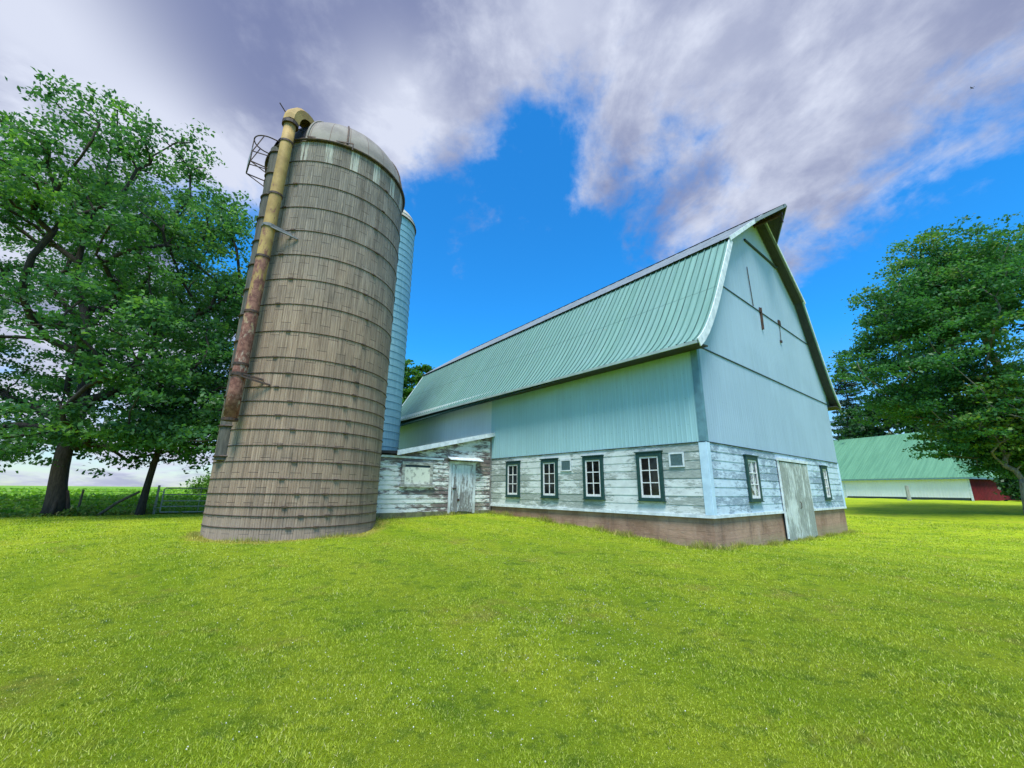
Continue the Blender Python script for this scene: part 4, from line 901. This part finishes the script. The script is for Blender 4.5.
def conifer(base, h, r, seed, label, group=None):
    rg = np.random.default_rng(seed); z0 = tz(*base); root = thing('spruce_tree', (base[0], base[1], z0), 0, label, 'conifer', group)
    mb = MB(); mb.tube([(0, 0, -.3), (0, 0, h*.5), (0, 0, h)], [.3, .17, .03], 9); mb.build('trunk', bD, root, smooth=True)
    lim = MB(); C_ = []; Nn = []
    z = 1.5
    while z < h-.3:
        rr = r*(1-z/h)**.8+.15; nb = 7
        for k in range(nb):
            a = rg.uniform(0, 2*math.pi); ln = rr*rg.uniform(.75, 1.15); dz = -.18*ln if z < h*.7 else .1*ln
            tip = np.array([math.cos(a)*ln, math.sin(a)*ln, z+dz+.12*ln]); mid_ = np.array([math.cos(a)*ln*.55, math.sin(a)*ln*.55, z+dz])
            lim.tube([(0, 0, z), tuple(mid_), tuple(tip)], [.05, .035, .012], 5, caps=False)
            m = int(16*ln)+6; f_ = rg.random(m)**.7; P_ = (1-f_)[:, None]**2*np.array([0, 0, z])+2*(f_*(1-f_))[:, None]*mid_+(f_**2)[:, None]*tip
            wd = (1-f_)*.35*ln+.12; s_ = rg.normal(size=m)*wd; P_[:, 0] += -math.sin(a)*s_; P_[:, 1] += math.cos(a)*s_; P_[:, 2] -= abs(s_)*.3+rg.random(m)*.15; C_.append(P_)
        z += .42
    lim.build('limbs', bD, root)
    cen = np.concatenate(C_); nr = rg.normal(size=cen.shape)*.5+np.array([0, 0, .8]); nr /= np.linalg.norm(nr, axis=1)[:, None]
    V, F = quads(cen, nr, .24*rg.uniform(.6, 1.3, len(cen)), .3, rg)
    raw_mesh('crown', V, F, mC, root, {'tint': np.repeat(rg.random(len(cen)), 4)})
conifer((65.5, 79.0), 27.0, 6.0, 3, 'dark spruce with drooping limbs just right of the barn gable')
conifer((44.5, 49.0-5), 0.1+17.5, 4.2, 4, 'dark spruce standing behind the crown of the right maple') if False else None

# bushes
def bush(x_, y_, r, h, lm, label, seed, n=2600, s_=.13, group=None, name='bush'):
    rg = np.random.default_rng(seed); z0 = tz(x_, y_); root = thing(name, (x_, y_, z0), 0, label, 'bush', group)
    mb = MB(); k_ = 9; T = []
    for k in range(k_*4):
        a = rg.uniform(0, 6.28); rr = r*math.sqrt(rg.random())*.85; q = np.array([rr*math.cos(a), rr*math.sin(a), h*rg.uniform(.35, .92)*(1-.45*(rr/r)**2)]); T.append(q)
        mb.tube([(q[0]*.15, q[1]*.15, -.1), (q[0]*.5, q[1]*.5, q[2]*.6), tuple(q)], [.03, .02, .008], 4, caps=False)
    mb.build('stems', bD, root)
    T = np.array(T); cen = (T[:, None]+rg.normal(size=(len(T), n//len(T), 3))*np.array([r*.17, r*.17, h*.12])).reshape(-1, 3); cen[:, 2] = np.maximum(cen[:, 2], .03)
    nr = rg.normal(size=cen.shape)*.7+np.array([0, 0, .7]); nr /= np.linalg.norm(nr, axis=1)[:, None]
    V, F = quads(cen, nr, s_*rg.uniform(.6, 1.3, len(cen)), .6, rg)
    raw_mesh('foliage', V, F, lm, root, {'tint': np.repeat(np.clip(rg.normal(.5, .22, len(cen)), 0, 1), 4)}); return root
bush(54.6, 45.6, 1.9, 3.4, mD, 'dark shrub against the red end wall of the shed', 3, 3000, .2)
bush(-28.5, 42.0, 2.6, 2.6, leaf_mat('field_bush_leaves', (.06, .16, .02), (.14, .28, .04), .35), 'round light green bush in the field just left of the brown silo', 5, 4200, .14)
bush(-24.0, 48.0, 2.2, 1.7, mD, 'low darker bush in the field, just behind the light green one', 6, 3000, .15)
# ------------------------------------------------------------------ crop leaves and fence-line weeds
rgc = np.random.default_rng(77)
n = 60000; sa_ = rgc.uniform(-1, 1, n); dist = .6+rgc.random(n)**1.7*75; along = -38+rgc.random(n)*62-dist*.3*rgc.random(n)
X = FA[0]+FD[0]*along+FN[0]*dist; Y = FA[1]+FD[1]*along+FN[1]*dist
Zg = TZ(X, Y)+.04+.30*np.clip(dist/2.5-.4, 0, 1); hgt = rgc.random(n)*(.34+.12*np.sin(dist*4.1))
cen = np.stack([X, Y, Zg+hgt], 1); nr = rgc.normal(size=cen.shape)*.6+np.array([0, -.2, .8]); nr /= np.linalg.norm(nr, axis=1)[:, None]
V, F = quads(cen, nr, (.09+.0035*dist)*rgc.uniform(.6, 1.3, n), .6, rgc)
mcr = leaf_mat('crop_leaves', (.11, .27, .02), (.26, .46, .04), .4)
tag(raw_mesh('crop_plants', V, F, mcr, None, {'tint': np.repeat(rgc.random(n), 4)}), 'low leafy green crop filling the field', 'crop', kind='stuff')
n = 16000; along = -36+rgc.random(n)*58; clump = np.sin(along*1.7)+np.sin(along*.63+1)+.5*np.sin(along*4.4); dist = rgc.normal(0, .28, n)-.1
X = FA[0]+FD[0]*along+FN[0]*dist; Y = FA[1]+FD[1]*along+FN[1]*dist; keep = ~((along > .2) & (along < 4.7) & (rgc.random(n) < .93)) & ~((X < -16.4) & (X > -18) & (rgc.random(n) < .4))
hm = np.clip(.28+.2*clump, .10, .8); Zz = TZ(X, Y)+rgc.random(n)**1.2*hm
cen = np.stack([X, Y, Zz], 1)[keep]; nr = rgc.normal(size=cen.shape)*.8+np.array([0, -.3, .5]); nr /= np.linalg.norm(nr, axis=1)[:, None]
V, F = quads(cen, nr, .075*rgc.uniform(.6, 1.5, len(cen)), .5, rgc)
tag(raw_mesh('fence_line_weeds', V, F, leaf_mat('weed_leaves', (.07, .16, .02), (.20, .30, .05), .35, (.36, .34, .12)), None, {'tint': np.repeat(rgc.random(len(cen)), 4)}), 'tangled weeds along the fence line', 'weeds', kind='stuff')

wl = []
for (u0, v0), (u1, v1), den, hh in (((-.06, 9.9), (-.06, -.1), 260, .16), ((-.1, -.06), (13.4, -.06), 230, .13), ((-5.7, 9.93), (-.2, 9.93), 160, .12)):
    a_, b2 = BW(u0, v0), BW(u1, v1); Ld = (b2-a_).length; n = int(Ld*den); t = rgc.random(n)*Ld
    k_ = np.clip(.5+.6*np.sin(t*2.1+u0)+.5*np.sin(t*5.3+1)+.35*rgc.normal(size=n), .1, 1.6); nrm_ = Vector(((b2-a_).y, -(b2-a_).x, 0)).normalized()
    if nrm_.y > 0: nrm_ = -nrm_
    o_ = np.abs(rgc.normal(0, .13, n)); X = a_.x+(b2.x-a_.x)*t/Ld+nrm_.x*o_; Y = a_.y+(b2.y-a_.y)*t/Ld+nrm_.y*o_; wl.append(np.stack([X, Y, hh*k_], 1))
n = 1500; th = rgc.uniform(-2.9, .2, n); rr = SR+.03+np.abs(rgc.normal(0, .12, n)); wl.append(np.stack([SILO.x+rr*np.cos(th), SILO.y+rr*np.sin(th), .12*np.clip(.4+.8*np.sin(th*7)+.4*rgc.normal(size=n), .1, 1.4)], 1))
wl = np.concatenate(wl); n = len(wl); X, Y, hg = wl.T; Zg = TZ(X, Y)-.01; a = rgc.uniform(0, 6.28, n); wd = .006+.006*rgc.random(n); ln_ = rgc.normal(size=(n, 2))*hg[:, None]*.4
V = np.stack([np.stack([X-np.cos(a)*wd, Y-np.sin(a)*wd, Zg], 1), np.stack([X+np.cos(a)*wd, Y+np.sin(a)*wd, Zg], 1), np.stack([X+ln_[:, 0], Y+ln_[:, 1], Zg+hg], 1)], 1).reshape(-1, 3)
tag(raw_mesh('wall_foot_grass', V, np.arange(n*3).reshape(-1, 3), leaf_mat('straw_grass', (.16, .24, .03), (.44, .40, .10), .3, (.50, .42, .18)), None, {'tint': np.repeat(rgc.random(n), 3)}), 'untrimmed yellowing grass along the foot of the walls', 'grass', kind='stuff')

# ------------------------------------------------------------------ grass blades
rgg = np.random.default_rng(21)
m_gr = bpy.data.materials.new('grass_blades'); m_gr.use_nodes = True; N = NT(m_gr.node_tree); b = N.n['Principled BSDF']; out = N.n['Material Output']
c, mid, fi = lawn_color(N); tn = N.attr('tint')[2]
c = N.mix(N.smooth(tn, .0, .55, .6, 0.), c, (.06, .11, .008)); c = N.mix(N.smooth(tn, .55, 1., 0., .75), c, (.62, .68, .16)); c = N.mix(N.smooth(tn, .975, .985), c, (.58, .55, .30))
N.put(b.inputs['Base Color'], c); b.inputs['Roughness'].default_value = .55; b.inputs['Specular IOR Level'].default_value = .3
t_ = N.node('ShaderNodeBsdfTranslucent'); N.put(t_.inputs['Color'], N.mix(1., c, (1.25, 1.2, .6), 'MULTIPLY')); x_ = N.node('ShaderNodeMixShader'); x_.inputs[0].default_value = .35
N.l.new(b.outputs[0], x_.inputs[1]); N.l.new(t_.outputs[0], x_.inputs[2]); N.l.new(x_.outputs[0], out.inputs[0])
n = 820000
th = rgg.uniform(-R_(66), R_(66), n); r = np.exp(rgg.uniform(math.log(1.8), math.log(34), n)); X = r*np.sin(th); Y = r*np.cos(th)
lu = (X-CO.x)*G.x+(Y-CO.y)*G.y; lv = (X-CO.x)*LL.x+(Y-CO.y)*LL.y
inside = ((lu > 0) & (lu < W) & (lv > 0) & (lv < L)) | ((lu > -5.8) & (lu <= 0) & (lv > 10) & (lv < 14.2)) | (np.hypot(X-SILO.x, Y-SILO.y) < SR+.02) | (((X-FA[0])*FN[0]+(Y-FA[1])*FN[1]) > 0)
ok = ~inside; X, Y, r = X[ok], Y[ok], r[ok]; n = len(X)
near = np.minimum(np.where((lu[ok] > -.6) & (lv[ok] > -.6) & (lu[ok] < W+.5) & (lv[ok] < L), 1, 0)+(np.hypot(X-SILO.x, Y-SILO.y) < SR+.35), 1)
hgt = (.009+.012*rgg.random(n)+.0008*r)*(1+near*1.5*rgg.random(n)); wd = .0011+.00055*r
# patchy tufts
tu = np.sin(X*2.3+np.sin(Y*1.9)*2)*np.cos(Y*2.7+np.sin(X*1.3)*2); hgt = hgt*(1+.35*tu)
a = rgg.uniform(0, 6.283, n); Zg = TZ(X, Y)-.004; lean = rgg.normal(size=(n, 2))*hgt[:, None]*.6
ux, uy = np.cos(a)*wd, np.sin(a)*wd
V = np.stack([np.stack([X-ux, Y-uy, Zg], 1), np.stack([X+ux, Y+uy, Zg], 1), np.stack([X+lean[:, 0], Y+lean[:, 1], Zg+hgt], 1)], 1).reshape(-1, 3)
tag(raw_mesh('grass', V, np.arange(n*3).reshape(-1, 3), m_gr, None, {'tint': np.repeat(rgg.random(n), 3)}), 'short mown lawn grass', 'grass', kind='stuff')
# clover heads, little white dots in drifts
n = 6000; th = rgg.uniform(-R_(62), R_(62), n); r = np.exp(rgg.uniform(math.log(2.2), math.log(13), n)); X = r*np.sin(th); Y = r*np.cos(th)
dr = np.sin(X*.9+1.0+np.sin(Y*.7))+np.cos(Y*1.1-X*.4)+rgg.normal(size=n)*.6; lu = (X-CO.x)*G.x+(Y-CO.y)*G.y; lv = (X-CO.x)*LL.x+(Y-CO.y)*LL.y
ok = (dr > .6+.4*(X > 2)) & ~((lu > -.3) & (lv > -.3)) & (np.hypot(X-SILO.x, Y-SILO.y) > SR+.5); X, Y, r = X[ok], Y[ok], r[ok]; n = len(X)
Zg = TZ(X, Y)+.030+rgg.random(n)*.015; s_ = .0052*rgg.uniform(.6, 1.3, n)
oc = np.array([[1, 0, 0], [0, 1, 0], [-1, 0, 0], [0, -1, 0], [0, 0, 1], [0, 0, -1]], float); cen = np.stack([X, Y, Zg], 1)
V = (cen[:, None]+oc[None]*s_[:, None, None]).reshape(-1, 3); of = np.array([[0, 1, 4], [1, 2, 4], [2, 3, 4], [3, 0, 4], [1, 0, 5], [2, 1, 5], [3, 2, 5], [0, 3, 5]])
F = (np.arange(n)*6)[:, None, None]+of[None]
tag(raw_mesh('clover_flowers', V, F.reshape(-1, 3), mat('clover_white', (.70, .72, .62), .8)), 'tiny white clover heads scattered in the lawn', 'clover', kind='stuff')

# ------------------------------------------------------------------ a bird high in the sky
bp = pix(972, 88)*55+Vector((0, 0, 1.6)); bird = thing('bird', tuple(bp), 1.9, 'tiny dark bird gliding high in the sky at the right', 'bird')
bird.scale = (.5, .5, .5); mbk = mat('bird_dark', (.03, .028, .03), .8)
mb = MB(); mb.tube([(-.20, 0, 0), (-.12, 0, .01), (0, 0, 0), (.10, 0, .01), (.16, 0, .03), (.21, 0, .02), (.25, 0, .01)], [.015, .04, .055, .045, .032, .026, .005], 8); mb.add([(-.18, .02, 0), (-.18, -.02, 0), (-.33, -.05, .005), (-.33, .05, .005), (-.18, 0, .015)], [(0, 1, 2, 3), (0, 3, 4), (1, 4, 2), (4, 3, 2)]); mb.build('body', mbk, bird, smooth=True)
for s_ in (-1, 1):
    mb = MB(); mb.add([(.08, s_*.03, .02), (-.05, s_*.03, .015), (.10, s_*.22, .09), (-.02, s_*.22, .085), (.0, s_*.46, .06), (-.06, s_*.44, .055), (.03, s_*.13, .07)], [(0, 2, 3, 1), (2, 4, 5, 3), (0, 6, 2)]); mb.build('wing', mbk, bird)
